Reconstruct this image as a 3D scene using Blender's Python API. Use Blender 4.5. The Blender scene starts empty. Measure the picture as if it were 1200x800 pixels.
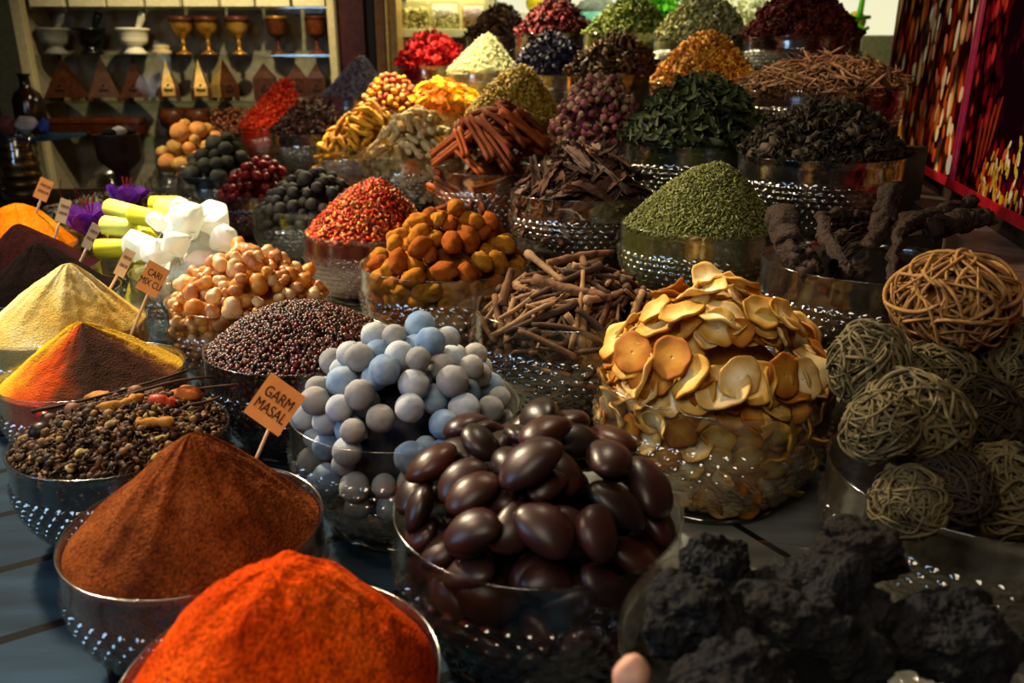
import bpy, bmesh, math, random
import numpy as np
from mathutils import Vector, Matrix, noise

# ------------------------------------------------------------------ camera, world, lights, exposure
SC = bpy.context.scene
COL = SC.collection
F_PX, PITCH, CZ = 920.0, math.radians(18.5), 1.40
cd = bpy.data.cameras.new('camera'); cam = bpy.data.objects.new('camera', cd); COL.objects.link(cam)
cam.location = (0, 0, CZ); cam.rotation_euler = (math.pi / 2 - PITCH, 0, 0)
cd.sensor_width = 36; cd.lens = 36 * F_PX / 1200; cd.clip_start = .05; cd.clip_end = 60
cd.dof.use_dof = True; cd.dof.focus_distance = 1.25; cd.dof.aperture_fstop = 5.0
SC.camera = cam
vs = SC.view_settings
vs.view_transform = 'Standard'; vs.look = 'None'; vs.exposure = 0.12; vs.gamma = 1.0; vs.use_curve_mapping = False
SC.cycles.transparent_max_bounces = 32
SC.cycles.max_bounces = 6
SC.cycles.diffuse_bounces = 3
SC.cycles.glossy_bounces = 3
SC.cycles.sample_clamp_indirect = 3.0
SC.cycles.caustics_reflective = False
SC.cycles.caustics_refractive = False
w = bpy.data.worlds.new('world'); SC.world = w; w.use_nodes = True
w.node_tree.nodes['Background'].inputs[0].default_value = (1.0, .80, .58, 1)
w.node_tree.nodes['Background'].inputs[1].default_value = 0.035

def light(name, kind, loc, target, power, color, size=.3, spot=None, blend=.6, size_y=None):
    l = bpy.data.lights.new(name, kind); l.energy = power; l.color = color
    if kind == 'AREA':
        l.size = size
        if size_y: l.shape = 'RECTANGLE'; l.size_y = size_y
    else: l.shadow_soft_size = size
    if kind == 'SPOT': l.spot_size = math.radians(spot); l.spot_blend = blend
    o = bpy.data.objects.new(name, l); COL.objects.link(o); o.location = loc
    o.rotation_euler = (Vector(target) - Vector(loc)).to_track_quat('-Z', 'Y').to_euler()
    return o
WARM = (1.0, .80, .50)
light('key_lamp', 'SPOT', (-1.75, 2.35, 2.75), (-.38, 1.3, .9), 680, (1, .81, .53), .10, 70, .9)
light('rear_lamp', 'SPOT', (-.9, 4.6, 3.0), (-.15, 3.7, 1.25), 1400, (1, .83, .46), .12, 62, .9)
light('crystal_lamp', 'SPOT', (-1.3, 2.6, 2.6), (-.85, 1.95, 1.0), 420, (1, .88, .62), .08, 30, 1.0)
light('counter_lamp', 'SPOT', (.15, 1.75, 2.6), (.20, 1.05, .95), 120, (1, .84, .58), .10, 33, 1.0)
light('front_lamp', 'SPOT', (-1.0, .9, 2.3), (-.22, .62, .95), 60, (1, .66, .42), .12, 44, 1.0)
light('cabinet_lamp', 'SPOT', (-1.3, 3.9, 3.0), (-1.95, 5.6, 1.35), 240, (1, .84, .52), .05, 66, .9)
light('poster_lamp', 'SPOT', (.2, 2.0, 2.5), (1.25, 2.35, 1.2), 70, (1, .72, .5), .08, 50, 1.0)
light('daylight', 'AREA', (-2.6, -.1, 1.9), (-.4, .9, .8), 32, (.42, .66, 1.0), 1.2)
light('left_rear_fill', 'SPOT', (-2.0, 3.2, 2.8), (-1.15, 3.7, 1.1), 260, (1, .83, .52), .1, 50, .9)  # added fill that brightens the limes, cloves and red shreds
light('front_fill', 'AREA', (-.6, -.6, 2.7), (-.2, 1.6, .9), 22, (1, .86, .66), 1.0)  # warm fill added from the front to lift the bowl sides

# ------------------------------------------------------------------ helpers
CAMP = np.array([0, 0, CZ])
cP, sP = math.cos(PITCH), math.sin(PITCH)
def at(px, py, Y):
    a = (px - 600) / F_PX; u = (400 - py) / F_PX
    dy = cP + u * sP; dz = -sP + u * cP
    return Vector((a * Y / dy, Y, CZ + dz * Y / dy))

def lin(h):
    h = h.lstrip('#'); c = [int(h[i:i + 2], 16) / 255 for i in (0, 2, 4)]
    return tuple(((x / 12.92) if x <= .04045 else ((x + .055) / 1.055) ** 2.4) for x in c) + (1,)

def tag(o, label, cat, group=None, kind=None):
    if label: o['label'] = label
    if cat: o['category'] = cat
    if group: o['group'] = group
    if kind: o['kind'] = kind
    return o

def mk(name, V, Fs, m, parent=None, smooth=True, mi=None):
    """numpy vertices and a list of face arrays -> linked mesh object"""
    me = mesh(name, V, Fs, m, smooth, mi)
    return link(name, me, parent)

def mesh(name, V, Fs, m, smooth=True, mi=None):
    me = bpy.data.meshes.new(name)
    V = np.asarray(V, np.float32)
    if not isinstance(Fs, list): Fs = [Fs]
    Fs = [np.asarray(f, np.int32) for f in Fs if len(f)]
    me.vertices.add(len(V)); me.vertices.foreach_set('co', V.ravel())
    nl = sum(f.size for f in Fs); nf = sum(len(f) for f in Fs)
    me.loops.add(nl); me.polygons.add(nf)
    me.loops.foreach_set('vertex_index', np.concatenate([f.ravel() for f in Fs]))
    tot = np.concatenate([np.full(len(f), f.shape[1], np.int32) for f in Fs])
    st = np.concatenate([[0], np.cumsum(tot)[:-1]]).astype(np.int32)
    me.polygons.foreach_set('loop_start', st)
    me.polygons.foreach_set('loop_total', tot)
    me.polygons.foreach_set('use_smooth', np.full(nf, smooth))
    for q in (m if isinstance(m, (list, tuple)) else [m]): me.materials.append(q)
    if mi is not None: me.polygons.foreach_set('material_index', np.asarray(mi, np.int32))
    me.update(calc_edges=True); me.validate()
    return me

def link(name, me, parent=None):
    o = bpy.data.objects.new(name, me); COL.objects.link(o)
    if parent is not None: o.parent = parent
    return o

def empty(name, loc, rz=0):
    o = bpy.data.objects.new(name, None); COL.objects.link(o); o.location = loc; o.rotation_euler = (0, 0, rz)
    o.empty_display_size = .02
    return o

class MB:
    def __init__(s): s.V = []; s.F = {}; s.n = 0
    def add(s, V, Fs):
        V = np.asarray(V, float); s.V.append(V)
        if not isinstance(Fs, list): Fs = [Fs]
        for f in Fs:
            f = np.asarray(f)
            if f.size: s.F.setdefault(f.shape[1], []).append(f + s.n)
        s.n += len(V); return s
    def get(s): return np.concatenate(s.V), [np.concatenate(f) for f in s.F.values()]
    def box(s, lo, hi, M=None):
        x0, y0, z0 = lo; x1, y1, z1 = hi
        V = np.array([(x0, y0, z0), (x1, y0, z0), (x1, y1, z0), (x0, y1, z0), (x0, y0, z1), (x1, y0, z1), (x1, y1, z1), (x0, y1, z1)], float)
        if M is not None: V = np.array([tuple(M @ Vector(v)) for v in V])
        return s.add(V, [[(0, 3, 2, 1), (4, 5, 6, 7), (0, 1, 5, 4), (1, 2, 6, 5), (2, 3, 7, 6), (3, 0, 4, 7)]])
    def build(s, name, m, parent=None, smooth=False):
        V, Fs = s.get(); return mk(name, V, Fs, m, parent, smooth)

def bevel(o, wd=.003, seg=2):
    b = o.modifiers.new('bevel', 'BEVEL'); b.width = wd; b.segments = seg; b.limit_method = 'ANGLE'; return o

def lathe(prof, n=32, cap=True):
    """prof: list of (r,z) -> V, faces"""
    p = np.array(prof, float); k = len(p); t = np.linspace(0, 2 * np.pi, n, endpoint=False)
    V = np.stack([p[:, 0, None] * np.cos(t), p[:, 0, None] * np.sin(t), np.repeat(p[:, 1, None], n, 1)], -1).reshape(-1, 3)
    i, j = np.meshgrid(np.arange(k - 1), np.arange(n), indexing='ij'); j2 = (j + 1) % n
    Q = np.stack([i * n + j, i * n + j2, (i + 1) * n + j2, (i + 1) * n + j], -1).reshape(-1, 4)
    Fs = [Q]
    if cap:
        Fs += [np.arange(n)[::-1][None], (np.arange(n) + (k - 1) * n)[None]]
    return V, Fs

def tube(pts, rad, n=8, twist=0.0, squash=1.0):
    P = np.array(pts, float); k = len(P); R = np.broadcast_to(np.asarray(rad, float), (k,))
    T = np.gradient(P, axis=0); T /= np.linalg.norm(T, axis=1)[:, None] + 1e-12
    up = np.array([0, 0, 1.]) if abs(T[0, 2]) < .9 else np.array([1., 0, 0])
    V = []
    a = np.cross(T[0], up); a /= np.linalg.norm(a)
    th = np.linspace(0, 2 * np.pi, n, endpoint=False)
    for i in range(k):
        a = a - T[i] * (a @ T[i]); a /= np.linalg.norm(a) + 1e-12; b = np.cross(T[i], a)
        t = th + twist * i
        V.append(P[i] + R[i] * (np.cos(t)[:, None] * a + squash * np.sin(t)[:, None] * b))
    V = np.concatenate(V)
    i, j = np.meshgrid(np.arange(k - 1), np.arange(n), indexing='ij'); j2 = (j + 1) % n
    Q = np.stack([i * n + j, i * n + j2, (i + 1) * n + j2, (i + 1) * n + j], -1).reshape(-1, 4)
    return V, [Q, np.arange(n)[::-1][None], (np.arange(n) + (k - 1) * n)[None]]

_ico = {}
def ico(sub):
    if sub not in _ico:
        bm = bmesh.new(); bmesh.ops.create_icosphere(bm, subdivisions=sub, radius=1)
        _ico[sub] = (np.array([v.co[:] for v in bm.verts]), np.array([[v.index for v in f.verts] for f in bm.faces])); bm.free()
    V, Fc = _ico[sub]; return V.copy(), Fc.copy()

def nz(V, scale, seed=0, octv=2):
    return np.array([noise.fractal(Vector((v[0] * scale + seed * 7.3, v[1] * scale - seed * 3.1, v[2] * scale + seed)), 1.0, 2.0, octv) for v in V])

# ------------------------------------------------------------------ materials
def ramp(nt, stops, interp='LINEAR'):
    r = nt.nodes.new('ShaderNodeValToRGB'); cr = r.color_ramp; cr.interpolation = interp
    while len(cr.elements) < len(stops): cr.elements.new(.5)
    while len(cr.elements) > len(stops): cr.elements.remove(cr.elements[-1])
    for e, (p, c) in zip(cr.elements, stops):
        e.position = p; e.color = lin(c) if isinstance(c, str) else c
    return r

def mat(name, cols, src='noise', rough=.7, scale=30, vary=.35, bump=.3, bscale=150, spec=.14, trans=0, metal=0, coat=0, sss=0, vcol='#000000', detail=4, bdist=.002, speck=0):
    """cols: list of hex colours; src: 'object' | 'island' | 'noise' | 'radial'"""
    m = bpy.data.materials.new(name); m.use_nodes = True; nt = m.node_tree; N = nt.nodes; L = nt.links
    bs = N['Principled BSDF']; bs.inputs['Roughness'].default_value = rough
    bs.inputs['Specular IOR Level'].default_value = spec; bs.inputs['Metallic'].default_value = metal
    bs.inputs['Coat Weight'].default_value = coat
    tc = N.new('ShaderNodeTexCoord')
    no = N.new('ShaderNodeTexNoise'); no.inputs['Scale'].default_value = scale; no.inputs['Detail'].default_value = detail
    L.new(tc.outputs['Object'], no.inputs['Vector'])
    n = len(cols); stops = [((i / (n - 1)) if n > 1 else 0, c) for i, c in enumerate(cols)]
    if src == 'noise': stops = [(.3 + .4 * p, c) for p, c in stops]
    r = ramp(nt, stops)
    if src == 'object': L.new(N.new('ShaderNodeObjectInfo').outputs['Random'], r.inputs[0])
    elif src == 'island': L.new(N.new('ShaderNodeNewGeometry').outputs['Random Per Island'], r.inputs[0])
    elif src == 'noise': L.new(no.outputs['Fac'], r.inputs[0])
    elif src == 'radial':
        sep = N.new('ShaderNodeVectorMath'); sep.operation = 'MULTIPLY'; sep.inputs[1].default_value = (1, 1, 0); L.new(tc.outputs['Object'], sep.inputs[0])
        ln = N.new('ShaderNodeVectorMath'); ln.operation = 'LENGTH'; L.new(sep.outputs[0], ln.inputs[0])
        ma = N.new('ShaderNodeMath'); ma.operation = 'MULTIPLY_ADD'; L.new(ln.outputs['Value'], ma.inputs[0]); ma.inputs[1].default_value = scale
        m2 = N.new('ShaderNodeMath'); m2.operation = 'MULTIPLY_ADD'; m2.inputs[1].default_value = .5; m2.inputs[2].default_value = -.25; no.inputs['Scale'].default_value = 60
        L.new(no.outputs['Fac'], m2.inputs[0]); L.new(m2.outputs[0], ma.inputs[2]); L.new(ma.outputs[0], r.inputs[0])
    out = r.outputs[0]
    if src != 'noise' and vary > 0:
        mx = N.new('ShaderNodeMix'); mx.data_type = 'RGBA'; mx.blend_type = 'MIX'
        mr = N.new('ShaderNodeMapRange'); mr.inputs[1].default_value = .45; mr.inputs[2].default_value = .75; mr.inputs[4].default_value = vary
        L.new(no.outputs['Fac'], mr.inputs[0]); L.new(mr.outputs[0], mx.inputs[0]); L.new(out, mx.inputs[6]); mx.inputs[7].default_value = lin(vcol)
        out = mx.outputs[2]
    L.new(out, bs.inputs['Base Color'])
    if speck:
        n3 = N.new('ShaderNodeTexNoise'); n3.inputs['Scale'].default_value = bscale * .9; n3.inputs['Detail'].default_value = 2; L.new(tc.outputs['Object'], n3.inputs['Vector'])
        r3 = ramp(nt, [(.36, (1 - speck,) * 3 + (1,)), (.62, (1, 1, 1, 1))]); L.new(n3.outputs['Fac'], r3.inputs[0])
        m3 = N.new('ShaderNodeMix'); m3.data_type = 'RGBA'; m3.blend_type = 'MULTIPLY'; m3.inputs[0].default_value = 1; L.new(out, m3.inputs[6]); L.new(r3.outputs[0], m3.inputs[7]); L.new(m3.outputs[2], bs.inputs['Base Color'])
    if sss: bs.inputs['Subsurface Weight'].default_value = sss; bs.inputs['Subsurface Scale'].default_value = .02; bs.inputs['Subsurface Radius'].default_value = (1, .6, .3)
    if bump > 0:
        n2 = N.new('ShaderNodeTexNoise'); n2.inputs['Scale'].default_value = bscale; n2.inputs['Detail'].default_value = 3
        L.new(tc.outputs['Object'], n2.inputs['Vector'])
        b = N.new('ShaderNodeBump'); b.inputs['Strength'].default_value = bump; b.inputs['Distance'].default_value = bdist
        L.new(n2.outputs['Fac'], b.inputs['Height']); L.new(b.outputs[0], bs.inputs['Normal'])
    if trans:
        tr = N.new('ShaderNodeBsdfTranslucent'); L.new(out, tr.inputs[0]); ms = N.new('ShaderNodeMixShader'); ms.inputs[0].default_value = trans
        L.new(bs.outputs[0], ms.inputs[1]); L.new(tr.outputs[0], ms.inputs[2]); L.new(ms.outputs[0], N['Material Output'].inputs[0])
    return m

def glass_mat(name, tint=(.955, .955, .94, 1), rough=.06, lo=.05, hi=.75):
    m = bpy.data.materials.new(name); m.use_nodes = True; nt = m.node_tree; N = nt.nodes; L = nt.links
    N.remove(N['Principled BSDF'])
    t = N.new('ShaderNodeBsdfTransparent'); t.inputs[0].default_value = tint
    g = N.new('ShaderNodeBsdfGlossy'); g.inputs['Roughness'].default_value = rough; g.inputs[0].default_value = (.95, .93, .88, 1)
    fr = N.new('ShaderNodeLayerWeight'); fr.inputs['Blend'].default_value = .5
    pw = N.new('ShaderNodeMath'); pw.operation = 'POWER'; pw.inputs[1].default_value = 3.2; L.new(fr.outputs['Facing'], pw.inputs[0])
    mr = N.new('ShaderNodeMapRange'); mr.inputs[3].default_value = lo; mr.inputs[4].default_value = hi
    L.new(pw.outputs[0], mr.inputs[0])
    mx = N.new('ShaderNodeMixShader'); L.new(mr.outputs[0], mx.inputs[0]); L.new(t.outputs[0], mx.inputs[1]); L.new(g.outputs[0], mx.inputs[2])
    L.new(mx.outputs[0], N['Material Output'].inputs[0]); return m

def plain(name, c, rough=.6, spec=.3, metal=0, emit=None, strength=0, bump=0, bscale=60):
    m = mat(name, [c], 'object', rough=rough, spec=spec, metal=metal, vary=0, bump=bump, bscale=bscale)
    if emit:
        b = m.node_tree.nodes['Principled BSDF']; b.inputs['Emission Color'].default_value = lin(emit); b.inputs['Emission Strength'].default_value = strength
    return m

GLASS = glass_mat('bowl_acrylic', hi=.9, lo=.12, rough=.13)
FOOTG = glass_mat('foot_acrylic', tint=(.8, .8, .76, 1), lo=.12)
SHELFG = glass_mat('shelf_glass', tint=(.88, .93, .89, 1), lo=.10)

# ------------------------------------------------------------------ setting
T0, T2, T3, T4, T5 = CZ - .59, CZ - .45, CZ - .34, CZ - .19, CZ - .02
NX, NY = .85, .527
nn = math.hypot(NX, NY); NX /= nn; NY /= nn
def SL(s, l): return (NX * s - NY * l, NY * s + NX * l)    # across the rows, along the rows

def prism(name, poly, z0, z1, m):
    k = len(poly); V = [(x, y, z0) for x, y in poly] + [(x, y, z1) for x, y in poly]
    Fs = [np.array([[i, (i + 1) % k, (i + 1) % k + k, i + k] for i in range(k)]), np.arange(k)[::-1][None], (np.arange(k) + k)[None]]
    return mk(name, V, Fs, m, smooth=False)

def plank_mat(name, base, dark, gap, width, along, rough=.55, off=0):
    m = bpy.data.materials.new(name); m.use_nodes = True; nt = m.node_tree; N = nt.nodes; L = nt.links; bs = N['Principled BSDF']
    tc = N.new('ShaderNodeTexCoord'); mp = N.new('ShaderNodeMapping'); mp.vector_type = 'POINT'; mp.inputs['Rotation'].default_value = (0, 0, along); mp.inputs['Location'].default_value = (0, off, 0)
    L.new(tc.outputs['Object'], mp.inputs[0])
    br = N.new('ShaderNodeTexBrick'); br.inputs['Scale'].default_value = 1; br.inputs['Brick Width'].default_value = 2.6; br.inputs['Row Height'].default_value = width
    br.inputs['Mortar Size'].default_value = gap; br.inputs['Mortar Smooth'].default_value = .1
    br.inputs['Color1'].default_value = lin(base[0]); br.inputs['Color2'].default_value = lin(base[1]); br.inputs['Mortar'].default_value = lin(dark)
    L.new(mp.outputs[0], br.inputs[0])
    no = N.new('ShaderNodeTexNoise'); no.inputs['Scale'].default_value = 14; no.inputs['Detail'].default_value = 6
    mp2 = N.new('ShaderNodeMapping'); mp2.inputs['Rotation'].default_value = (0, 0, along); mp2.inputs['Scale'].default_value = (.35, 2, 1); L.new(tc.outputs['Object'], mp2.inputs[0]); L.new(mp2.outputs[0], no.inputs[0])
    mx = N.new('ShaderNodeMix'); mx.data_type = 'RGBA'; mx.blend_type = 'MULTIPLY'; mx.inputs[0].default_value = .75
    r = ramp(nt, [(.3, '#7a7a7a'), (.7, '#ffffff')]); L.new(no.outputs['Fac'], r.inputs[0])
    L.new(br.outputs['Color'], mx.inputs[6]); L.new(r.outputs[0], mx.inputs[7]); L.new(mx.outputs[2], bs.inputs['Base Color'])
    bs.inputs['Roughness'].default_value = .8; bs.inputs['Specular IOR Level'].default_value = .08
    b = N.new('ShaderNodeBump'); b.inputs['Strength'].default_value = .4; b.inputs['Distance'].default_value = .004; L.new(no.outputs['Fac'], b.inputs['Height']); L.new(b.outputs[0], bs.inputs['Normal'])
    return m

ALD = math.atan2(NX, -NY)
M_blue = plank_mat('blue_planks', ('#1a3044', '#22384a'), '#040608', .008, .155, -math.atan2(NY, NX) , off=.02)
M_light = plank_mat('pale_boards', ('#686c6c', '#747672'), '#141618', .006, .33, -ALD, off=.11)
M_step = mat('step_paint', ['#2a241c', '#3a3226'], rough=.6, bump=.1)
M_dark = mat('dark_room', ['#120d0a', '#1a120d'], rough=.9, bump=0)

fl = prism('floor', [(-5, -1.5), (4.6, -1.5), (4.6, 8), (-5, 8)], -.1, 0, mat('floor_stone', ['#1b1a19', '#2a2622'], rough=.7)); fl['kind'] = 'structure'
def slab(name, label, s0, s1, l0, l1, z0, z1, m, s0b=None, s1b=None):
    s0b = s0 if s0b is None else s0b; s1b = s1 if s1b is None else s1b
    o = prism(name, [SL(s0, l0), SL(s1, l0), SL(s1b, l1), SL(s0b, l1)], z0, z1, m)
    tag(o, label, 'display stand'); return o
slab('display_table', 'blue-grey plank table under the front-left row of powder bowls', -.85, .335, -.42, 4.2, .02, T0, M_blue)
tag(prism('display_table', [SL(.336, -.42), SL(1.03, .17), SL(1.03, 4.9), SL(.336, 4.9)], .02, T0, M_light), 'pale grey board table under the second and third rows of bowls', 'display stand')
slab('display_step', 'low painted step carrying the cinnamon, bark and green seed bowls', 1.035, 1.395, .50, 4.9, .02, T2, M_step, None, 1.44)
slab('display_step', 'second painted step carrying the rosebud and dark leaf bowls', 1.40, 1.845, 1.03, 5.0, .02, T3, M_step, 1.445, 1.985)
slab('display_step', 'third painted step carrying the rice, navy flower and golden seed bowls', 1.85, 2.30, 1.375, 4.9, .02, T4, M_step, 1.99, 2.35)
slab('display_step', 'topmost painted step carrying the rearmost row of heaped bowls', 2.305, 2.86, 1.84, 4.8, .02, T5, M_step, 2.355, 2.86)

# ------------------------------------------------------------------ bowls
def bprof(z):
    """relative outer radius for relative height 0..1"""
    z = np.asarray(z, float)
    t = np.clip((z - .07) / .60, 0, 1)
    r = .68 + .32 * np.sin(np.pi / 2 * t) ** .85
    return np.where(z < .07, .68 - .02 * np.sin(np.clip(z / .07, 0, 1) * np.pi), r)

def bowl_mesh():
    NH, seg, rows = 46, 5, 9
    nt_ = NH * seg
    zs = [0, .02, .045, .07] + list(np.linspace(.09, .72, rows * 5 + 1)) + [.76, .82, .88, .94, .985, .995, 1.0]
    zs = np.array(zs); t = np.arange(nt_) / seg
    Z, TT = np.meshgrid(zs, t, indexing='ij')
    r = bprof(Z)
    rr = (Z - .09) / (.63) * rows; row = np.floor(rr); fz = rr - row - .5
    ft = (TT + .5 * (row % 2)) % 1 - .5
    q = (fz / .46) ** 2 + (ft / .42) ** 2
    bump = np.where((Z > .09) & (Z < .72), np.clip(1 - q, 0, 1) ** .6, 0)
    bump *= np.clip((Z - .05) / .1, .5, 1)
    r = r + .042 * bump
    lip = np.where(Z >= .985, .010, 0); r = r + lip
    th = TT / NH * 2 * np.pi
    V = np.stack([r * np.cos(th), r * np.sin(th), Z * 1.08], -1).reshape(-1, 3)
    k = len(zs); i, j = np.meshgrid(np.arange(k - 1), np.arange(nt_), indexing='ij'); j2 = (j + 1) % nt_
    Q = np.stack([i * nt_ + j, i * nt_ + j2, (i + 1) * nt_ + j2, (i + 1) * nt_ + j], -1).reshape(-1, 4)
    # inner wall
    zi = np.array([1.0, .985, .9, .7, .55, .4, .28, .18, .12, .09]); ni = nt_
    ti = np.arange(ni) / ni * 2 * np.pi
    ri = bprof(zi) - .018; ri[0] += .016
    ri[-2] *= .9; ri = np.append(ri, .02); zi = np.append(zi, .088)
    Vi = np.stack([ri[:, None] * np.cos(ti), ri[:, None] * np.sin(ti), np.repeat(zi[:, None] * 1.08, ni, 1)], -1).reshape(-1, 3)
    base = k * nt_; kk = len(zi)
    i, j = np.meshgrid(np.arange(kk - 1), np.arange(ni), indexing='ij'); j2 = (j + 1) % ni
    Qi = base + np.stack([i * ni + j, i * ni + j2, (i + 1) * ni + j2, (i + 1) * ni + j], -1).reshape(-1, 4)
    last = (k - 1) * nt_; j = np.arange(nt_); j2 = (j + 1) % nt_
    Ql = np.stack([last + j, last + j2, base + j2, base + j], -1)
    cap = (base + (kk - 1) * ni + np.arange(ni))[None]; bot = np.arange(nt_)[::-1][None]
    return mesh('glass_bowl', np.concatenate([V, Vi]), [np.concatenate([Q, Qi, Ql]), cap, bot], GLASS)
BOWL = bowl_mesh()
FOOT = mesh('foot', *lathe([(.66, 0), (.73, .004), (.735, .03), (.69, .06), (.66, .06)], 64, cap=False), FOOTG)

BOWLS = {}
class Bowl: pass
def bowl(key, what, X, Y, D, base, rim, apex, fill=.93, build=True):
    b = Bowl(); b.key = key; b.what = what; b.X = X; b.Y = Y; b.R = D / 2; b.base = base; b.H = rim + CZ - base; b.c = Vector((X, Y, base))
    a = at(apex[0], apex[1], Y); b.ax = max(-.5 * b.R, min(.5 * b.R, a.x - X)); b.az = a.z - base    # apex height above base
    b.fill = fill; BOWLS[key] = b
    if build:
        o = link('glass_bowl', BOWL); o.location = b.c; o.scale = (b.R, b.R, b.H / 1.08); o.rotation_euler.z = (X * 37 + Y * 11) % 6.28
        f = link('foot_ring', FOOT, o); f.scale = (1, 1, 1.0)
        tag(o, f'round clear hobnail bowl holding the {what}', 'bowl', 'clear hobnail bowls of the spice display')
        b.o = o
    return b

def rin(b, z):
    """inner glass radius at height z above base"""
    return b.R * (bprof(np.clip(np.asarray(z) / b.H, .09, 1)) - .024)
def zb(b, rho):
    """inner bowl floor height for radius rho"""
    zz = np.linspace(.1, 1, 60) * b.H; rr = rin(b, zz)
    return np.interp(rho, rr, zz, left=.1 * b.H, right=b.H)

def ground(b, x, y, shape='cone', k=0, edge=None, amp=0, nseed=0, ay=0):
    if k:       # k is measured square to the slope
        e = .004; g = lambda p, q: ground(b, p, q, shape, 0, ay=ay)
        z = g(x, y); s2 = ((g(x + e, y) - g(x - e, y)) / (2 * e)) ** 2 + ((g(x, y + e) - g(x, y - e)) / (2 * e)) ** 2
        return z - k * np.minimum(np.sqrt(1 + s2), 2.2)
    """target top height above base at local x,y ; k lowers it"""
    Ri = float(rin(b, b.fill * b.H)); e0 = b.fill * b.H
    x = np.asarray(x, float); y = np.asarray(y, float)
    dx = x - b.ax; dy = y - ay; d = np.hypot(dx, dy) + 1e-9; ux, uy = dx / d, dy / d
    bq = b.ax * ux + ay * uy; cq = b.ax ** 2 + ay ** 2 - Ri ** 2
    dist = -bq + np.sqrt(np.maximum(bq ** 2 - cq, 0))
    t = np.clip(d / dist, 0, 1.3)
    if shape == 'cone': p = np.where(t < .12, 1 - .06 - t * .6 * .5, 0) * 0 + (np.sqrt(1 + .012) - np.sqrt(t ** 2 + .012)) / (np.sqrt(1.012) - np.sqrt(.012))
    elif shape == 'dome': p = np.cos(np.clip(t, 0, 1) * np.pi / 2) ** .9
    elif shape == 'bell': p = .5 * (1 - np.clip(t, 0, 1) ** 2) + .5 * (np.sqrt(1.05) - np.sqrt(t ** 2 + .05)) / (np.sqrt(1.05) - np.sqrt(.05))
    elif shape == 'sharp': p = (1 - np.clip(t, 0, 1)) ** 1.15
    else: p = 1 - t ** 2
    return e0 + (b.az - e0) * p - k

def heap(b, name, label, cat, m, shape='cone', k=0, shrink=0, nr=70, nt_=150, amp=.004, ns=14, ridge=0, seed=1, kind='stuff', ay=0, group=None, smooth=True):
    """solid mound of loose stuff filling the bowl"""
    Ri = float(rin(b, b.fill * b.H)) - shrink
    th = np.arange(nt_) / nt_ * 2 * np.pi
    rs = np.linspace(.004, 1, nr) ** .9
    # polar about the apex
    pts = []
    ux, uy = np.cos(th), np.sin(th); ax = b.ax
    bq = ax * ux + ay * uy; cq = ax ** 2 + ay ** 2 - Ri ** 2; dist = -bq + np.sqrt(np.maximum(bq ** 2 - cq, 1e-9))
    X = ax + rs[:, None] * dist * ux; Y = ay + rs[:, None] * dist * uy
    Z = ground(b, X, Y, shape, k, ay=ay)
    fr = np.sqrt(np.clip(1 - rs, 0, 1))[:, None]
    fl_ = np.stack([X.ravel(), Y.ravel(), Z.ravel() * .35], 1)
    N1 = nz(fl_, ns, seed, 3).reshape(X.shape); N2 = nz(fl_, ns * 5, seed + 5, 2).reshape(X.shape)
    Z = np.maximum(Z, .13 * b.H)
    Z = Z + (amp * N1 + amp * .3 * N2) * (.25 + .75 * np.minimum(1, 4 * (1 - rs)))[:, None]
    if ridge:
        Z = Z + ridge * nz(np.stack([np.cos(th), np.sin(th), th * 0], 1), 2.2, seed + 9, 2)[None, :] * (np.sin(np.pi * rs) ** .7)[:, None]
    top = np.stack([X, Y, Z], -1)
    zf = Z[-1].min() - .002
    zs = np.linspace(min(zf, b.fill * b.H - .003), .11 * b.H, 14)
    rr = rin(b, zs) - shrink
    side = np.stack([rr[:, None] * (X[-1] / np.hypot(X[-1], Y[-1])), rr[:, None] * (Y[-1] / np.hypot(X[-1], Y[-1])), np.repeat(zs[:, None], nt_, 1)], -1)
    A = np.concatenate([top, side]); kk = len(A); V = A.reshape(-1, 3)
    i, j = np.meshgrid(np.arange(kk - 1), np.arange(nt_), indexing='ij'); j2 = (j + 1) % nt_
    Q = np.stack([i * nt_ + j, (i + 1) * nt_ + j, (i + 1) * nt_ + j2, i * nt_ + j2], -1).reshape(-1, 4)
    o = mk(name, V, [Q, np.arange(nt_)[None], ((kk - 1) * nt_ + np.arange(nt_))[::-1][None]], m, smooth=smooth)
    o.location = b.c
    tag(o, label, cat, group, kind)
    return o

# ---- grains baked into one mesh
def g_rice(l=1., w=.3):
    V = np.array([(-1, 0, 0), (-.5, w, 0), (-.5, 0, w), (-.5, -w, 0), (-.5, 0, -w), (.5, w, 0), (.5, 0, w), (.5, -w, 0), (.5, 0, -w), (1, 0, 0)], float) * l
    Fc = [(0, 1, 2), (0, 2, 3), (0, 3, 4), (0, 4, 1), (9, 6, 5), (9, 7, 6), (9, 8, 7), (9, 5, 8)]
    Fq = [(1, 5, 6, 2), (2, 6, 7, 3), (3, 7, 8, 4), (4, 8, 5, 1)]
    return V, [np.array(Fc), np.array(Fq)]
def g_ball(sub=1):
    V, Fc = ico(sub); return V, [Fc]
def g_flake(w=.6, t=.08, curl=.3):
    V = []
    for z in (-t, t):
        for x in (-1, 0, 1):
            for y in (-w, w): V.append((x, y * (1 if x == 0 else .6), z + curl * x * x + .1 * y * x))
    V = np.array(V, float)
    Fq = [(0, 1, 3, 2), (2, 3, 5, 4), (6, 8, 9, 7), (8, 10, 11, 9), (0, 2, 8, 6), (2, 4, 10, 8), (1, 7, 9, 3), (3, 9, 11, 5), (0, 6, 7, 1), (4, 5, 11, 10)]
    return V, [np.array(Fq)]
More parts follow.
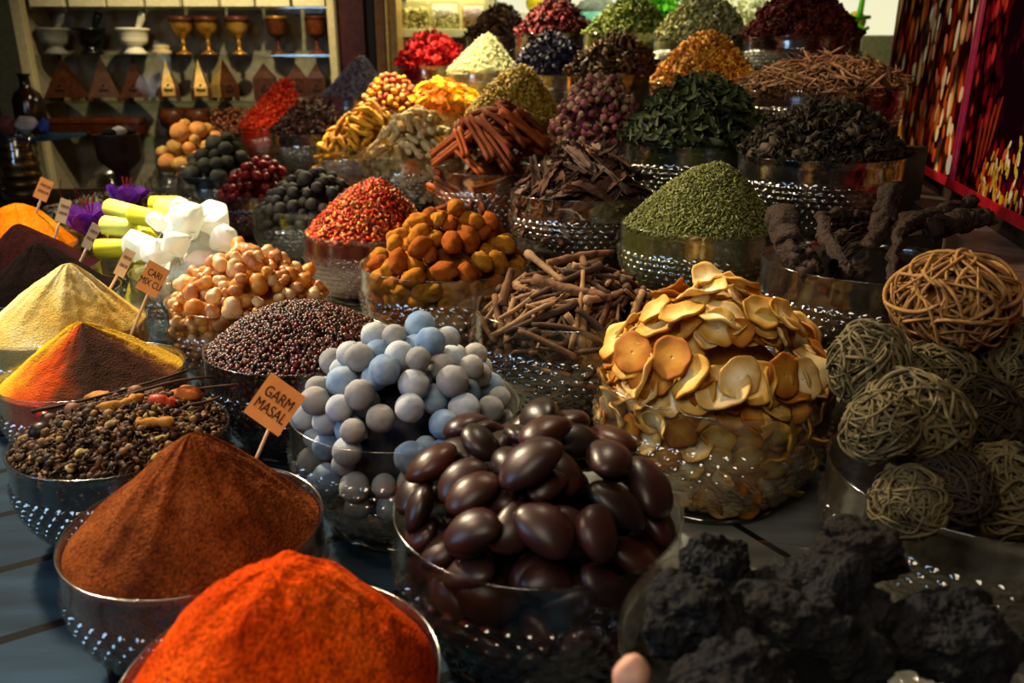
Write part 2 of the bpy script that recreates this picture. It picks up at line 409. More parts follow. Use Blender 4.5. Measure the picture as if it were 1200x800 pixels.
def g_leaf(curl=.5):
    t = np.linspace(-1, 1, 6); w = .32 * np.sin(np.linspace(.15, np.pi - .1, 6)) + .02; V = []
    for s, zz in ((0, .02), (1, -.02)):
        for x, ww in zip(t, w):
            V += [(x, -ww, zz + curl * x * x * .5 + ww * .6), (x, 0, zz + curl * x * x * .5), (x, ww, zz + curl * x * x * .5 + ww * .6)]
    V = np.array(V, float); Fq = []
    for s in (0, 18):
        for i in range(5):
            for j in range(2):
                a = s + i * 3 + j; q = (a, a + 1, a + 4, a + 3); Fq.append(q if s else q[::-1])
    return V, [np.array(Fq)]
def g_clove():
    mb = MB(); V, Fs = tube([(-1, 0, 0), (0, .03, 0), (.6, 0, 0)], [.10, .14, .18], 5); mb.add(V, Fs)
    V, Fs = g_ball(1); mb.add(V * .24 + np.array([.85, 0, 0]), Fs)
    for a in range(4):
        c, s = math.cos(a * 1.57), math.sin(a * 1.57)
        mb.add(np.array([(.55, .1 * c, .1 * s), (.62, .1 * c - .1 * s, .1 * s + .1 * c), (.95, .42 * c, .42 * s)]), [np.array([(0, 1, 2)])])
    return mb.get()
def g_star():
    mb = MB()
    for a in range(8):
        t = a * math.pi / 4; c, s = math.cos(t), math.sin(t)
        mb.add(np.array([(0, 0, .1), (.6 * c - .2 * s, .6 * s + .2 * c, .12), (c, s, .25), (.6 * c + .2 * s, .6 * s - .2 * c, .12), (.5 * c, .5 * s, -.15)]), [np.array([(0, 1, 4), (1, 2, 4), (2, 3, 4), (3, 0, 4)])])
    return mb.get()

def rot_rand(rng, n, normals=None, spread=.5):
    """random rotations; x axis long; if normals given lie roughly in the surface"""
    if normals is None:
        q = rng.normal(size=(n, 4)); q /= np.linalg.norm(q, axis=1)[:, None]
        a, b, c, d = q.T
        return np.stack([np.stack([1 - 2 * (c * c + d * d), 2 * (b * c - a * d), 2 * (b * d + a * c)], -1), np.stack([2 * (b * c + a * d), 1 - 2 * (b * b + d * d), 2 * (c * d - a * b)], -1), np.stack([2 * (b * d - a * c), 2 * (c * d + a * b), 1 - 2 * (b * b + c * c)], -1)], 1)
    z = normals + rng.normal(size=(n, 3)) * spread; z /= np.linalg.norm(z, axis=1)[:, None]
    r = rng.normal(size=(n, 3)); x = r - (r * z).sum(1)[:, None] * z; x /= np.linalg.norm(x, axis=1)[:, None]
    y = np.cross(z, x)
    return np.stack([x, y, z], 2)

def grains(b, name, label, cat, m, shape_fn, size, n, shape='cone', seed=1, spread=.5, jit=.25, nside=None, embed=.3, ay=0, smooth=True, parent=None, amp=.0, loose=0):
    rng = np.random.default_rng(seed)
    Ri = float(rin(b, b.fill * b.H)); e = .002
    nside = int(n * .45) if nside is None else nside
    rho = Ri * np.sqrt(rng.random(n)) * .985; th = rng.random(n) * 2 * np.pi
    x, y = rho * np.cos(th), rho * np.sin(th)
    g = lambda x, y: ground(b, x, y, shape, ay=ay)
    z = g(x, y); gx = (g(x + e, y) - g(x - e, y)) / (2 * e); gy = (g(x, y + e) - g(x, y - e)) / (2 * e)
    N = np.stack([-gx, -gy, np.ones(n)], 1); N /= np.linalg.norm(N, axis=1)[:, None]
    P = np.stack([x, y, z], 1) + N * (rng.random(n)[:, None] * (1 + loose) - embed) * size + rng.normal(size=(n, 3)) * amp
    if nside:
        th = rng.uniform(math.pi * .95, math.pi * 2.05, nside); zz = rng.uniform(.14, b.fill, nside) * b.H
        rr = rin(b, zz) - size * .55
        P2 = np.stack([rr * np.cos(th), rr * np.sin(th), zz], 1); N2 = np.stack([-np.cos(th), -np.sin(th), 0 * th], 1)
        P = np.concatenate([P, P2]); N = np.concatenate([N, N2])
    q = len(P); Rm = rot_rand(rng, q, N, spread); S = size * (1 + jit * rng.normal(size=q)).clip(.4, 1.8)
    # keep inside the glass
    fns = shape_fn if isinstance(shape_fn, list) else [shape_fn]
    mb = MB(); idx = rng.integers(0, len(fns), q)
    for fi, fn in enumerate(fns):
        sel = idx == fi; V, Fs = fn; W = np.einsum('nij,vj->nvi', Rm[sel], V) * S[sel][:, None, None] + P[sel][:, None, :]
        # push grains in from the glass
        rad = np.hypot(W[..., 0], W[..., 1]); lim = rin(b, np.minimum(W[..., 2], b.H)); f = np.where((W[..., 2] < b.H * 1.02) & (rad > lim), lim / rad, 1)
        W[..., 0] *= f; W[..., 1] *= f
        W[..., 2] = np.maximum(W[..., 2], .1 * b.H)
        mm = sel.sum(); off = np.arange(mm) * len(V)
        mb.add(W.reshape(-1, 3), [(f_[None] + off[:, None, None]).reshape(-1, f_.shape[1]) for f_ in Fs])
    V, Fs = mb.get()
    o = mk(name, V, Fs, m, parent, smooth=smooth)
    if parent is None:
        o.location = b.c; tag(o, label, cat, None, 'stuff')
    return o

def heap_grains(b, noun, label, cat, mheap, mgrain, fn, size, n, shape='cone', **kw):
    """heap thing = body + loose grains part (both one countless mass)"""
    o = heap(b, noun, label, cat, mheap, shape=shape, k=size * .4, amp=kw.pop('hamp', .003), seed=kw.get('seed', 1), nr=44, nt_=96)
    g = grains(b, 'loose_grains', None, None, mgrain, fn, size, n, shape, parent=o, **kw)
    g['kind'] = 'stuff'
    return o

# ---- individual things dropped on a height map
UV = [(0, 0)] + [(r * math.cos(a), r * math.sin(a)) for r, k in ((.5, 6), (.9, 12)) for a in [2 * math.pi * i / k for i in range(k)]]
UV = np.array(UV)
def pile(b, gen, abc, n, shape='dome', k=None, wall=None, seed=1, maxtilt=.7, cand=14, jit=.12, over=0., edge=1.0, up=0, roll=0, lift=.4, wallon=True, ay=0, nofit=False, rmax=None):
    """returns list of (pos, matrix3, scale) local to bowl base; items never interpenetrate on the height map"""
    rng = np.random.default_rng(seed); a0, b0, c0 = abc
    k = 2.4 * (b0 + c0) * .5 if k is None else k
    wall = 1.9 * b0 if wall is None else wall
    G = 120; ext = b.R * 1.35; cell = 2 * ext / G
    gx = (np.arange(G) + .5) * cell - ext; GX, GY = np.meshgrid(gx, gx, indexing='ij'); RH = np.hypot(GX, GY)
    Rr = float(rin(b, b.H))
    core = ground(b, GX, GY, shape, k, ay=ay)
    rc = Rr - wall
    core = np.where(RH < rc, core, -1)
    if not wallon: core = np.where(RH >= rc, ground(b, GX, GY, shape, k, ay=ay), core)
    hm = np.maximum(zb(b, RH), core)
    hm = np.where(RH > Rr, b.fill * b.H - .4 * c0, hm); hm = np.where(RH > b.R * 1.03, np.minimum(hm, b.H - 1.5 * (RH - b.R)), hm)
    TG = ground(b, GX, GY, shape, 0, ay=ay); gx_, gy_ = np.gradient(TG, cell); COSG = 1 / np.sqrt(1 + gx_ ** 2 + gy_ ** 2)
    A = np.c_[UV * 1.0, np.ones(len(UV))]
    out = []; fails = 0; tries = 0
    bot = np.sqrt(np.clip(1 - (UV ** 2).sum(1), 0, 1))
    Rmax = Rr - edge * b0 * .9 + over if rmax is None else rmax
    PI_ = np.linalg.pinv(A); NC = 260; rng2 = random.Random(seed)
    for _ in range(n * 3):
        if len(out) >= n or fails > 6: break
        s = float(np.clip(1 + jit * rng.normal(), .65, 1.5)); a_, b_, c_ = a0 * s, b0 * s, c0 * s
        rho = Rmax * np.sqrt(rng.random(NC)); th = rng.random(NC) * 2 * np.pi; x = rho * np.cos(th); y = rho * np.sin(th)
        yaw = rng.random(NC) * np.pi * 2; cy, sy = np.cos(yaw)[:, None], np.sin(yaw)[:, None]
        wx = x[:, None] + UV[:, 0] * a_ * cy - UV[:, 1] * b_ * sy; wy = y[:, None] + UV[:, 0] * a_ * sy + UV[:, 1] * b_ * cy
        ix = np.clip(((wx + ext) / cell).astype(int), 0, G - 1); iy = np.clip(((wy + ext) / cell).astype(int), 0, G - 1)
        h = hm[ix, iy]
        if nofit: ga = gb = np.zeros(NC)
        else:
            co = h @ PI_.T; ga = np.clip(co[:, 0], -a_ * maxtilt, a_ * maxtilt); gb = np.clip(co[:, 1], -b_ * maxtilt, b_ * maxtilt)
        z0 = (h - ga[:, None] * UV[:, 0] - gb[:, None] * UV[:, 1] + c_ * bot * .92).max(1)
        jx = np.clip(((x + ext) / cell).astype(int), 0, G - 1); jy = np.clip(((y + ext) / cell).astype(int), 0, G - 1)
        sc = z0 + .6 * c_ - TG[jx, jy]; sc = np.where(sc > 0, sc * np.maximum(.4, COSG[jx, jy]), sc)
        if a0 > 1.8 * b0: sc = sc + np.where((rho + b_ * .6 > Rr) & (z0 < b.H * .9), .5, 0)
        q = int(np.argmin(sc)); sc, x, y, z0, ga, gb, yaw = (float(v[q]) for v in (sc, x, y, z0, ga, gb, yaw))
        if sc > lift * c_: fails += 1; continue
        cy, sy = math.cos(yaw), math.sin(yaw)
        dx, dy = GX - x, GY - y; lu = (dx * cy + dy * sy) / a_; lv = (-dx * sy + dy * cy) / b_; q = lu ** 2 + lv ** 2; msk = q < 1
        top = z0 + ga * lu + gb * lv + c_ * np.sqrt(np.clip(1 - q, 0, 1)) * .92
        hm[msk] = np.maximum(hm[msk], top[msk])
        X = Vector((cy * a_, sy * a_, ga)).normalized(); Yv = Vector((-sy * b_, cy * b_, gb)); Yv = (Yv - X * Yv.dot(X)).normalized(); Z = X.cross(Yv)
        M = Matrix((X, Yv, Z)).transposed()
        if up: M = M @ Matrix.Rotation(float(rng.normal()) * up, 3, 'X') @ Matrix.Rotation(float(rng.normal()) * up * .6, 3, 'Y')
        if roll: M = M @ Matrix.Rotation(float(rng.random()) * roll, 3, 'X')
        if nofit: M = Matrix([list(r) for r in rot_rand(rng, 1)[0]])
        fails = 0; out.append([x, y, z0, M, s, rng.random()])
    # leave out what nothing of can be seen
    keep = []
    cdir = Vector((-b.X, -b.Y, 0)).normalized()
    for it in out:
        x, y, z0 = it[:3]; ix = min(G - 1, int((x + ext) / cell)); iy = min(G - 1, int((y + ext) / cell))
        buried = z0 + c0 < hm[ix, iy] - max(1.5 * c0, 1.4 * b0 if c0 < .75 * b0 else 0, 4 * b0 if a0 > 3.5 * b0 else 0)
        nearwall = math.hypot(x, y) > Rr - 2.0 * b0 - (b.H - z0) * .35 and (x * cdir.x + y * cdir.y) > -.1 * b.R
        if buried and not nearwall: continue
        keep.append(it)
    return keep

def wall_items(b, abc, nmax, seed=1, gap=.8, spread=.35, zlo=.15, random_rot=False):
    """items pressed against the inside of the glass on the side people see"""
    rng = np.random.default_rng(seed); a0, b0, c0 = abc; out = []; P = []
    c = np.array([-b.X, -b.Y]); base = math.atan2(c[1], c[0])
    for _ in range(nmax * 40):
        if len(out) >= nmax: break
        th = base + rng.uniform(-1.65, 1.65); z = rng.uniform(zlo * b.H, b.fill * b.H - .2 * b0); s = rng.uniform(.8, 1.1)
        r = float(rin(b, z)) - c0 * s * 1.1 - .001; p = np.array([r * math.cos(th), r * math.sin(th), z])
        if P and np.min(np.linalg.norm(np.array(P) - p, axis=1)) < 2 * b0 * gap: continue
        P.append(p); N_ = np.array([[-math.cos(th), -math.sin(th), .15]])
        Rm = rot_rand(rng, 1, None if random_rot else N_, spread)[0]
        if not random_rot:      # long axis mostly level
            zc_ = Rm[:, 2]; h = np.array([-math.sin(th), math.cos(th), 0]) * (1 if rng.random() < .5 else -1) + np.array([0, 0, rng.normal() * .45]); x_ = h - zc_ * (h @ zc_); x_ /= np.linalg.norm(x_); Rm = np.stack([x_, np.cross(zc_, x_), zc_], 1)
        out.append([p[0], p[1], p[2], Matrix([list(q) for q in Rm]), s, rng.random()])
    return out
DIRS = {}
def side_name(b, x, y):
    """which neighbouring bowl this side of the pile faces"""
    best = None; v = Vector((x, y, 0))
    for o in BOWLS.values():
        if o is b: continue
        d = Vector((o.X - b.X, o.Y - b.Y, 0)); L = d.length
        if L > .85: continue
        s = v.normalized().dot(d / L) - L * .35
        if best is None or s > best[0]: best = (s, o.what)
    return best[1] if best else 'table'

def place(b, items, name, cat, meshes, noun, tones, group):
    """one object per item. tones: list of (word, meshes)"""
    objs = []
    order = sorted(range(len(items)), key=lambda i: -items[i][2])
    used = {}
    for rank, i in enumerate(order):
        x, y, z0, M, s, rnd = items[i]
        ti = int(rnd * len(tones)) % len(tones); word, ms = tones[ti]
        me = ms[int(rnd * 997) % len(ms)]
        o = bpy.data.objects.new(name, me); COL.objects.link(o)
        m4 = M.to_4x4() @ Matrix.Scale(s, 4); m4.translation = b.c + Vector((x, y, z0)); o.matrix_world = m4
        r = math.hypot(x - b.ax, y) / b.R
        if rank == 0: where = 'crowning its pile'
        else:
            low = z0 < b.H * .88
            lay = 'seen through the glass' if low and math.hypot(x, y) > .6 * b.R else 'near the top of its pile' if r < .28 else 'halfway down its pile' if r < .62 else 'low on its pile'
            where = f'{lay}, toward the {side_name(b, x, y)}'
        tag(o, f'{word} {noun} {where}'.strip(), cat, group)
        objs.append(o)
    return objs

# ------------------------------------------------------------------ shapes of single things (unit metres)
def blob(abc, m, seed=0, amp=.08, scale=1.5, sub=3, name='blob', flat=0, smooth=True, octv=2, fn=None):
    V, Fc = ico(sub); d = nz(V, scale, seed, octv)
    V = V * (1 + amp * d[:, None])
    if fn is not None: V = fn(V)
    return mesh(name, V * np.array(abc), [Fc], m, smooth)

def bean_fn(V):
    V = V.copy(); V[:, 1] -= .16 * (1 - V[:, 0] ** 2); V[:, 2] *= (1 - .15 * V[:, 0] ** 2); return V
def lime_fn(V):
    V = V.copy(); V[:, 2] += .1 * np.exp(-((V[:, 0] ** 2 + V[:, 1] ** 2) / .03)) * np.sign(V[:, 2]) * (np.abs(V[:, 2]) > .6); return V
def wrinkle(f, a):
    def fn(V):
        th = np.arctan2(V[:, 1], V[:, 2]); return V * (1 + a * np.sin(f * th + 3 * V[:, 0])[:, None] * (1 - V[:, 0:1] ** 2))
    return fn

def slice_mesh(r, m, seed, hole=False):
    rng = np.random.default_rng(seed); nr, n = 9, 30; th = np.arange(n) / n * 2 * np.pi
    rs = np.linspace(.0 if not hole else .07, 1, nr); rs[0] = max(rs[0], .02)
    ph = rng.random(6) * 6.28; edge = 1 + .06 * np.sin(2 * th + ph[0]) + .05 * np.sin(3 * th + ph[1]) + .03 * np.sin(7 * th + ph[2])
    cup = rng.uniform(-.1, .26); sad = rng.uniform(-.32, .32)
    X = rs[:, None] * edge * np.cos(th); Y = rs[:, None] * edge * np.sin(th) * rng.uniform(.8, 1)
    Z = cup * rs[:, None] ** 2.2 + sad * rs[:, None] ** 2 * np.cos(2 * th + ph[3]) + .06 * rs[:, None] ** 3 * np.sin(5 * th + ph[4])
    t = .035 + .03 * rs[:, None] ** 3
    top = np.stack([X, Y, Z + t], -1); bot = np.stack([X, Y, Z - t], -1)
    A = np.concatenate([top, bot[::-1]]); k = len(A); V = A.reshape(-1, 3) * r
    i, j = np.meshgrid(np.arange(k), np.arange(n), indexing='ij'); j2 = (j + 1) % n; i2 = (i + 1) % k
    Q = np.stack([i * n + j, i2 * n + j, i2 * n + j2, i * n + j2], -1).reshape(-1, 4)
    return mesh('dried_slice', V, [Q], m)

def quill_mesh(L, R, m, seed):
    rng = np.random.default_rng(seed); t = np.linspace(0, 1, 40)
    # double scroll cross section
    a = np.concatenate([np.linspace(3.6 * np.pi, 0, 20), np.linspace(0, -3.4 * np.pi, 20)])
    def scroll(sgn):
        s = np.linspace(0, 1, 22); ang = s * 3.2 * np.pi; rr = R * .52 * (1 - .62 * s)
        return np.stack([sgn * (R * .50 - rr * np.cos(ang)) + 0 * s, -rr * np.sin(ang) * 1.15], 1)
    c = np.concatenate([scroll(-1)[::-1], scroll(1)[1:]])
    tn = np.gradient(c, axis=0); tn /= np.linalg.norm(tn, axis=1)[:, None] + 1e-9; nrm = np.stack([-tn[:, 1], tn[:, 0]], 1)
    th = R * .075; loop = np.concatenate([c + nrm * th, (c - nrm * th)[::-1]]); n = len(loop)
    xs = np.linspace(-L / 2, L / 2, 7); V = []
    b1, b2 = rng.normal(size=2) * .03 * L
    for i, x in enumerate(xs):
        u = 2 * x / L; sc = 1 + .06 * rng.normal()
        V.append(np.stack([np.full(n, x) + (rng.normal(size=n) * R * .05 if i in (0, 6) else 0), loop[:, 0] * sc + b1 * (1 - u * u), loop[:, 1] * sc + b2 * (1 - u * u)], 1))
    V = np.concatenate(V); k = 7
    i, j = np.meshgrid(np.arange(k - 1), np.arange(n), indexing='ij'); j2 = (j + 1) % n
    Q = np.stack([i * n + j, i * n + j2, (i + 1) * n + j2, (i + 1) * n + j], -1).reshape(-1, 4)
    h = n // 2; e = []
    for base in (0, (k - 1) * n):
        for j in range(h - 1):
            q = (base + j, base + j + 1, base + n - 2 - j, base + n - 1 - j); e.append(q if base else q[::-1])
    return mesh('cinnamon_quill', V, [np.concatenate([Q, np.array(e)])], m)

def bark_mesh(L, W, m, seed, th=.004, curl=1.0):
    rng = np.random.default_rng(seed); nx, ny = 12, 8
    xs = np.linspace(-1, 1, nx); ys = np.linspace(-1, 1, ny); X, Y = np.meshgrid(xs, ys, indexing='ij')
    wv = W * (.75 + .35 * rng.random(nx))[:, None] * (1 - .35 * np.abs(X) ** 3)
    ang = Y * curl * rng.uniform(.5, 1.3); rad = wv / (2 * curl)
    off = np.stack([X * 0, np.sin(ang) * rad, -(np.cos(ang) - 1) * rad], -1)
    P = np.stack([X * L / 2 + rng.normal(size=X.shape) * .004 * (np.abs(X) > .99), Y * 0, .10 * L * rng.normal() * X ** 2 + rng.normal(size=X.shape) * .0016], -1) + off
    A = P + np.array([0, 0, th / 2]); B = P - np.array([0, 0, th / 2])
    V = np.concatenate([A.reshape(-1, 3), B.reshape(-1, 3)]); o = nx * ny
    i, j = np.meshgrid(np.arange(nx - 1), np.arange(ny - 1), indexing='ij'); a = (i * ny + j).ravel(); b_ = a + 1; c_ = a + ny + 1; d = a + ny
    Q = [np.stack([a, d, c_, b_], 1), np.stack([a, b_, c_, d], 1) + o]
    E = [k for k in range(ny)] + [k * ny + ny - 1 for k in range(1, nx)] + [(nx - 1) * ny + k for k in range(ny - 2, -1, -1)] + [k * ny for k in range(nx - 2, 0, -1)]
    E = np.array(E); E2 = np.roll(E, -1); Q.append(np.stack([E, E2, E2 + o, E + o], 1))
    return mesh('bark_piece', V, [np.concatenate(Q)], m)

def stick_mesh(L, r, m, seed, bend=.08, knob=.15, n=8, k=9, name='root_stick', taper=.2):
    rng = np.random.default_rng(seed); t = np.linspace(-1, 1, k)
    p = rng.normal(size=4); y = bend * L * (p[0] * (t ** 2 - .4) + .5 * p[1] * t ** 3); z = bend * L * .6 * (p[2] * (t ** 2 - .4) + .5 * p[3] * np.sin(3 * t))
    rad = r * (1 - taper * t) * (1 + knob * rng.normal(size=k)).clip(.6, 1.5)
    V, Fs = tube(np.stack([t * L / 2, y, z], 1), rad, n); return mesh(name, V, Fs, m)

def finger_mesh(L, r, m, seed, name='turmeric_root', br=.6, lumps=2):
    """knobbly rhizome: a bent tapering finger with side knobs, one surface from overlapping metaballs of radius"""
    rng = np.random.default_rng(seed); k = 11; t = np.linspace(-1, 1, k)
    y = .12 * L * rng.normal() * (t ** 2 - .4) + .04 * L * rng.normal() * t
    rad = r * (1 - t ** 6 * .55) * (1 + .16 * rng.normal(size=k)).clip(.65, 1.4); rad[0] *= .45; rad[-1] *= .45
    mb = MB(); P = np.stack([t * L / 2, y, 0 * t], 1); V, Fs = tube(P, rad, 10); mb.add(V, Fs)
    for q in range(lumps):
        i = rng.integers(2, k - 2); d = np.array([rng.normal() * .5, rng.choice([-1, 1]), rng.normal() * .4]); d /= np.linalg.norm(d)
        ln = L * br * rng.uniform(.3, .6) * .6
        V, Fs = tube([P[i], P[i] + d * ln * .5, P[i] + d * ln * .9, P[i] + d * ln], [rad[i] * .85, rad[i] * .8, rad[i] * .6, rad[i] * .25], 8); mb.add(V, Fs)
    V, Fs = mb.get(); return mesh(name, V, Fs, m)

def crystal_mesh(r, m, seed, npt=16, flat=.8):
    rng = np.random.default_rng(seed); bm = bmesh.new()
    P = rng.normal(size=(npt, 3)); P /= np.linalg.norm(P, axis=1)[:, None]; P *= rng.uniform(.85, 1.05, (npt, 1)); P[:, 2] *= flat
    P *= rng.uniform(.8, 1.1, 3)
    for p in P: bm.verts.new(p * r)
    res = bmesh.ops.convex_hull(bm, input=bm.verts)
    bmesh.ops.delete(bm, geom=list({v for v in bm.verts if not v.link_faces}), context='VERTS')
    bmesh.ops.bevel(bm, geom=list(bm.edges), offset=r * .05, segments=1, affect='EDGES')
    me = bpy.data.meshes.new('crystal'); bm.to_mesh(me); bm.free(); me.materials.append(m); return me

def lump_mesh(r, m, seed, nb=3, name='resin_lump'):
    """cluster of fused tears"""
    rng = np.random.default_rng(seed); V, Fc = ico(3)
    C = rng.normal(size=(nb, 3)) * .38; C[0] = 0; Rr = rng.uniform(.55, .85, nb); Rr[0] = .8
    # ray-cast star shape: farthest hit over the balls
    d = V; best = np.full(len(V), .3)
    for c, q in zip(C, Rr):
        bq = d @ c; disc = bq ** 2 - (c @ c - q * q); t = np.where(disc > 0, bq + np.sqrt(np.maximum(disc, 0)), 0); best = np.maximum(best, t)
    return mesh(name, V * (best * r * (1 + .12 * nz(V, 3.4, seed, 3)))[:, None], [Fc], m)

def rose_mesh(r, m1, m2, seed):
    rng = np.random.default_rng(seed); n, k = 20, 9; th = np.arange(n) / n * 2 * np.pi; u = np.linspace(0, 1, k)
    rr = np.sin(u * np.pi * .82 + .12) ** .8; z = (u - .45) * 2.3
    tw = th[None] + u[:, None] * 1.2; ridge = 1 + .22 * np.sin(5 * tw) * u[:, None]
    V = np.stack([rr[:, None] * ridge * np.cos(th), rr[:, None] * ridge * np.sin(th), np.repeat(z[:, None], n, 1)], -1).reshape(-1, 3) * r
    i, j = np.meshgrid(np.arange(k - 1), np.arange(n), indexing='ij'); j2 = (j + 1) % n
    Q = np.stack([i * n + j, i * n + j2, (i + 1) * n + j2, (i + 1) * n + j], -1).reshape(-1, 4)
    mb = MB(); mb.add(V, [Q, np.arange(n)[::-1][None], (np.arange(n) + (k - 1) * n)[None]]); nf = len(Q) + 0
    for a in range(5):
        t = a * 1.2566; c, s = math.cos(t), math.sin(t)
        mb.add(np.array([(.5 * c - .3 * s, .5 * s + .3 * c, -1.0), (.5 * c + .3 * s, .5 * s - .3 * c, -1.0), (1.08 * c, 1.08 * s, .1)]) * r, [np.array([(0, 1, 2)])])
    V, Fs = tube([(0, 0, -1.7 * r), (0, 0, -.9 * r)], [r * .16, r * .3], 6); mb.add(V, Fs)
    V, Fs = mb.get(); mi = []
    for f in Fs:
        for q in f: mi.append(1 if min(q) >= n * k else 0)
    return mesh('rosebud', V, Fs, [m1, m2], True, mi)

def flower_mesh(r, m1, m2, seed):
    rng = np.random.default_rng(seed); mb = MB(); npf = 0
    for ring, (cnt, rad, tilt) in enumerate(((14, 1.0, .25), (12, .8, .55), (9, .55, .9))):
        for a in range(cnt):
            t = 2 * math.pi * (a + .5 * ring) / cnt + rng.normal() * .08; c, s = math.cos(t), math.sin(t); q = rad * rng.uniform(.85, 1.1)
            u = np.array([.1, .45, .8, 1.0]) * q; wd = np.array([.05, .13, .12, .04]); z = tilt * (u / q) ** 1.2 * .55 * rad + .02 * ring
            Vp = []
            for sgn in (-1, 1):
                for uu, w_, zz in zip(u, wd, z): Vp.append((uu * c - sgn * w_ * s, uu * s + sgn * w_ * c, zz - .03 * sgn * 0))
            mb.add(np.array(Vp) * r, [np.array([(i, i + 1, i + 5, i + 4) for i in range(3)])]); npf += 3
    V, Fs = g_ball(1); V = V * np.array([.24, .24, .14]) * r; mb.add(V + np.array([0, 0, .1 * r]), Fs)
    V, Fs = mb.get(); mi = [0 if f.shape[1] == 4 else 1 for f in Fs for q in f]
    return mesh('flower_head', V, Fs, [m1, m2], True, mi)

def root_ball(r, m, seed, n=46, tr=.0045, wob=.28, loops=False, name='root_bundle', flat=.85):
    """bundle of stringy roots wound into a ball"""
    rng = np.random.default_rng(seed); mb = MB()
    for q in range(n):
        a = rng.normal(size=3); a /= np.linalg.norm(a)
        if loops: a = a * np.array([1, 1, .3]); a /= np.linalg.norm(a)
        b_ = np.cross(a, rng.normal(size=3)); b_ /= np.linalg.norm(b_); c_ = np.cross(a, b_)
        span = rng.uniform(1.6, 4.2); k = int(10 + span * 6); t = np.linspace(0, span, k) + rng.random() * 6.28
        rad = r * rng.uniform(.72, 1.0) * (1 + .06 * np.sin(t * rng.uniform(2, 5) + rng.random() * 6))
        lat = wob * np.sin(t * rng.uniform(1.5, 4) + rng.random() * 6) * rng.uniform(.3, 1) + rng.normal() * .25
        P = np.cos(t)[:, None] * b_ + np.sin(t)[:, None] * c_ + lat[:, None] * a
        P /= np.linalg.norm(P, axis=1)[:, None]; P = P * rad[:, None]; P[:, 2] *= flat
        tr_ = tr * rng.uniform(.6, 1.35) * (1 + .18 * np.sin(np.linspace(0, 9, k) + q)); tr_[0] *= .4; tr_[-1] *= .4
        V, Fs = tube(P, tr_, 6); mb.add(V, Fs)
    V, Fc = ico(2); mb.add(V * r * .62 * np.array([1, 1, flat]), [Fc])
    V, Fs = mb.get(); return mesh(name, V, Fs, m)

def lava_mesh(abc, m, seed, sub=6):
    V, Fc = ico(sub)
    d = nz(V, 1.1, seed, 3) * .35 + nz(V, 4, seed + 3, 3) * .10
    pit = np.array([noise.voronoi(Vector(v * 9 + seed))[0][0] for v in V]); pit2 = np.array([noise.voronoi(Vector(v * 22 + seed))[0][0] for v in V])
    d = d + .07 * np.clip(pit - .25, -1, .35) + .03 * np.clip(pit2 - .2, -1, .4)
    return mesh('lava_rock', V * (1 + d[:, None]) * np.array(abc), [Fc], m)

# ------------------------------------------------------------------ the bowls
bowl('redpow', 'orange-red chilli powder', -.184, .513, .252, T0, -.453, (318, 664))
bowl('brown', 'brown garam masala powder', -.336, .730, .262, T0, -.447, (224, 508))
bowl('mixed', 'mixed whole spices', -.519, .953, .268, T0, -.445, (150, 478), fill=.94)
bowl('yelmix', 'yellow, orange and dark powder', -.671, 1.180, .272, T0, -.441, (95, 378))
bowl('pale', 'pale yellow powder', -.842, 1.405, .29, T0, -.432, (80, 308), fill=.95)
bowl('dark', 'blackish brown powder', -1.0, 1.64, .285, T0, -.43, (42, 284))
bowl('maroon', 'dark maroon powder', -1.16, 1.88, .28, T0, -.43, (20, 262))
bowl('orange', 'bright orange turmeric powder', -1.35, 2.13, .29, T0, -.425, (18, 238))
bowl('saffron', 'saffron threads and purple crocuses', -1.23, 2.5, .45, T0, -.375, (140, 232), fill=.8)
bowl('rolls', 'yellow-green cylinders', -.97, 2.10, .27, T0, -.444, (172, 236), fill=.9)
bowl('crystal', 'white crystal lumps', -.735, 1.80, .30, T0, -.42, (228, 238), fill=.9)
bowl('gum', 'amber resin tears', -.531, 1.538, .32, T0, -.414, (285, 292), fill=.9)
bowl('pepper', 'mixed peppercorns', -.350, 1.248, .317, T0, -.417, (345, 358))
bowl('blue', 'blue-grey balls', -.147, .998, .313, T0, -.420, (478, 386), fill=.9)
bowl('seeds', 'glossy brown beans', .027, .735, .302, T0, -.424, (630, 520), fill=.84)
bowl('lava', 'black lava rocks', .236, .515, .298, T0, -.428, (935, 645), fill=.85)
bowl('bundles', 'grey root bundles', .525, .805, .305, T0, -.425, (1080, 420), fill=.9)
bowl('mush', 'dried golden slices', .294, 1.076, .335, T0, -.408, (845, 345), fill=.88)
bowl('sticks', 'thin brown root sticks', .109, 1.396, .368, T0, -.389, (690, 305), fill=.88)
bowl('nuts', 'orange-brown dried nuts', -.148, 1.718, .375, T0, -.385, (535, 240), fill=.9)
bowl('flakes', 'red chilli flakes', -.404, 2.186, .350, T0, -.400, (440, 212))
bowl('balls', 'small dark grey balls', -.666, 2.591, .360, T0, -.395, (372, 198), fill=.9)
bowl('berries', 'dark red dried berries', -.985, 3.05, .30, T0, -.415, (312, 185), fill=.9)
bowl('limes', 'large black dried limes', -1.29, 3.50, .345, T0, -.392, (262, 158), fill=.9)
bowl('olimes', 'orange-brown dried limes', -1.56, 3.93, .345, T0, -.39, (228, 140), fill=.9)
bowl('roots', 'gnarled dark root pieces', .57, 1.24, .322, T2, -.276, (1020, 240), fill=.8)
bowl('green', 'small green seeds', .382, 1.597, .318, T2, -.277, (842, 192))
bowl('bark', 'dark bark strips', .174, 1.959, .356, T2, -.262, (695, 172), fill=.9)
bowl('cinn', 'cinnamon quills', -.061, 2.403, .352, T2, -.255, (590, 135), fill=.9)
bowl('ginger', 'pale ginger pieces', -.345, 2.88, .354, T2, -.258, (490, 128), fill=.9)
bowl('turmeric', 'yellow turmeric fingers', -.645, 3.39, .354, T2, -.257, (440, 122), fill=.9)
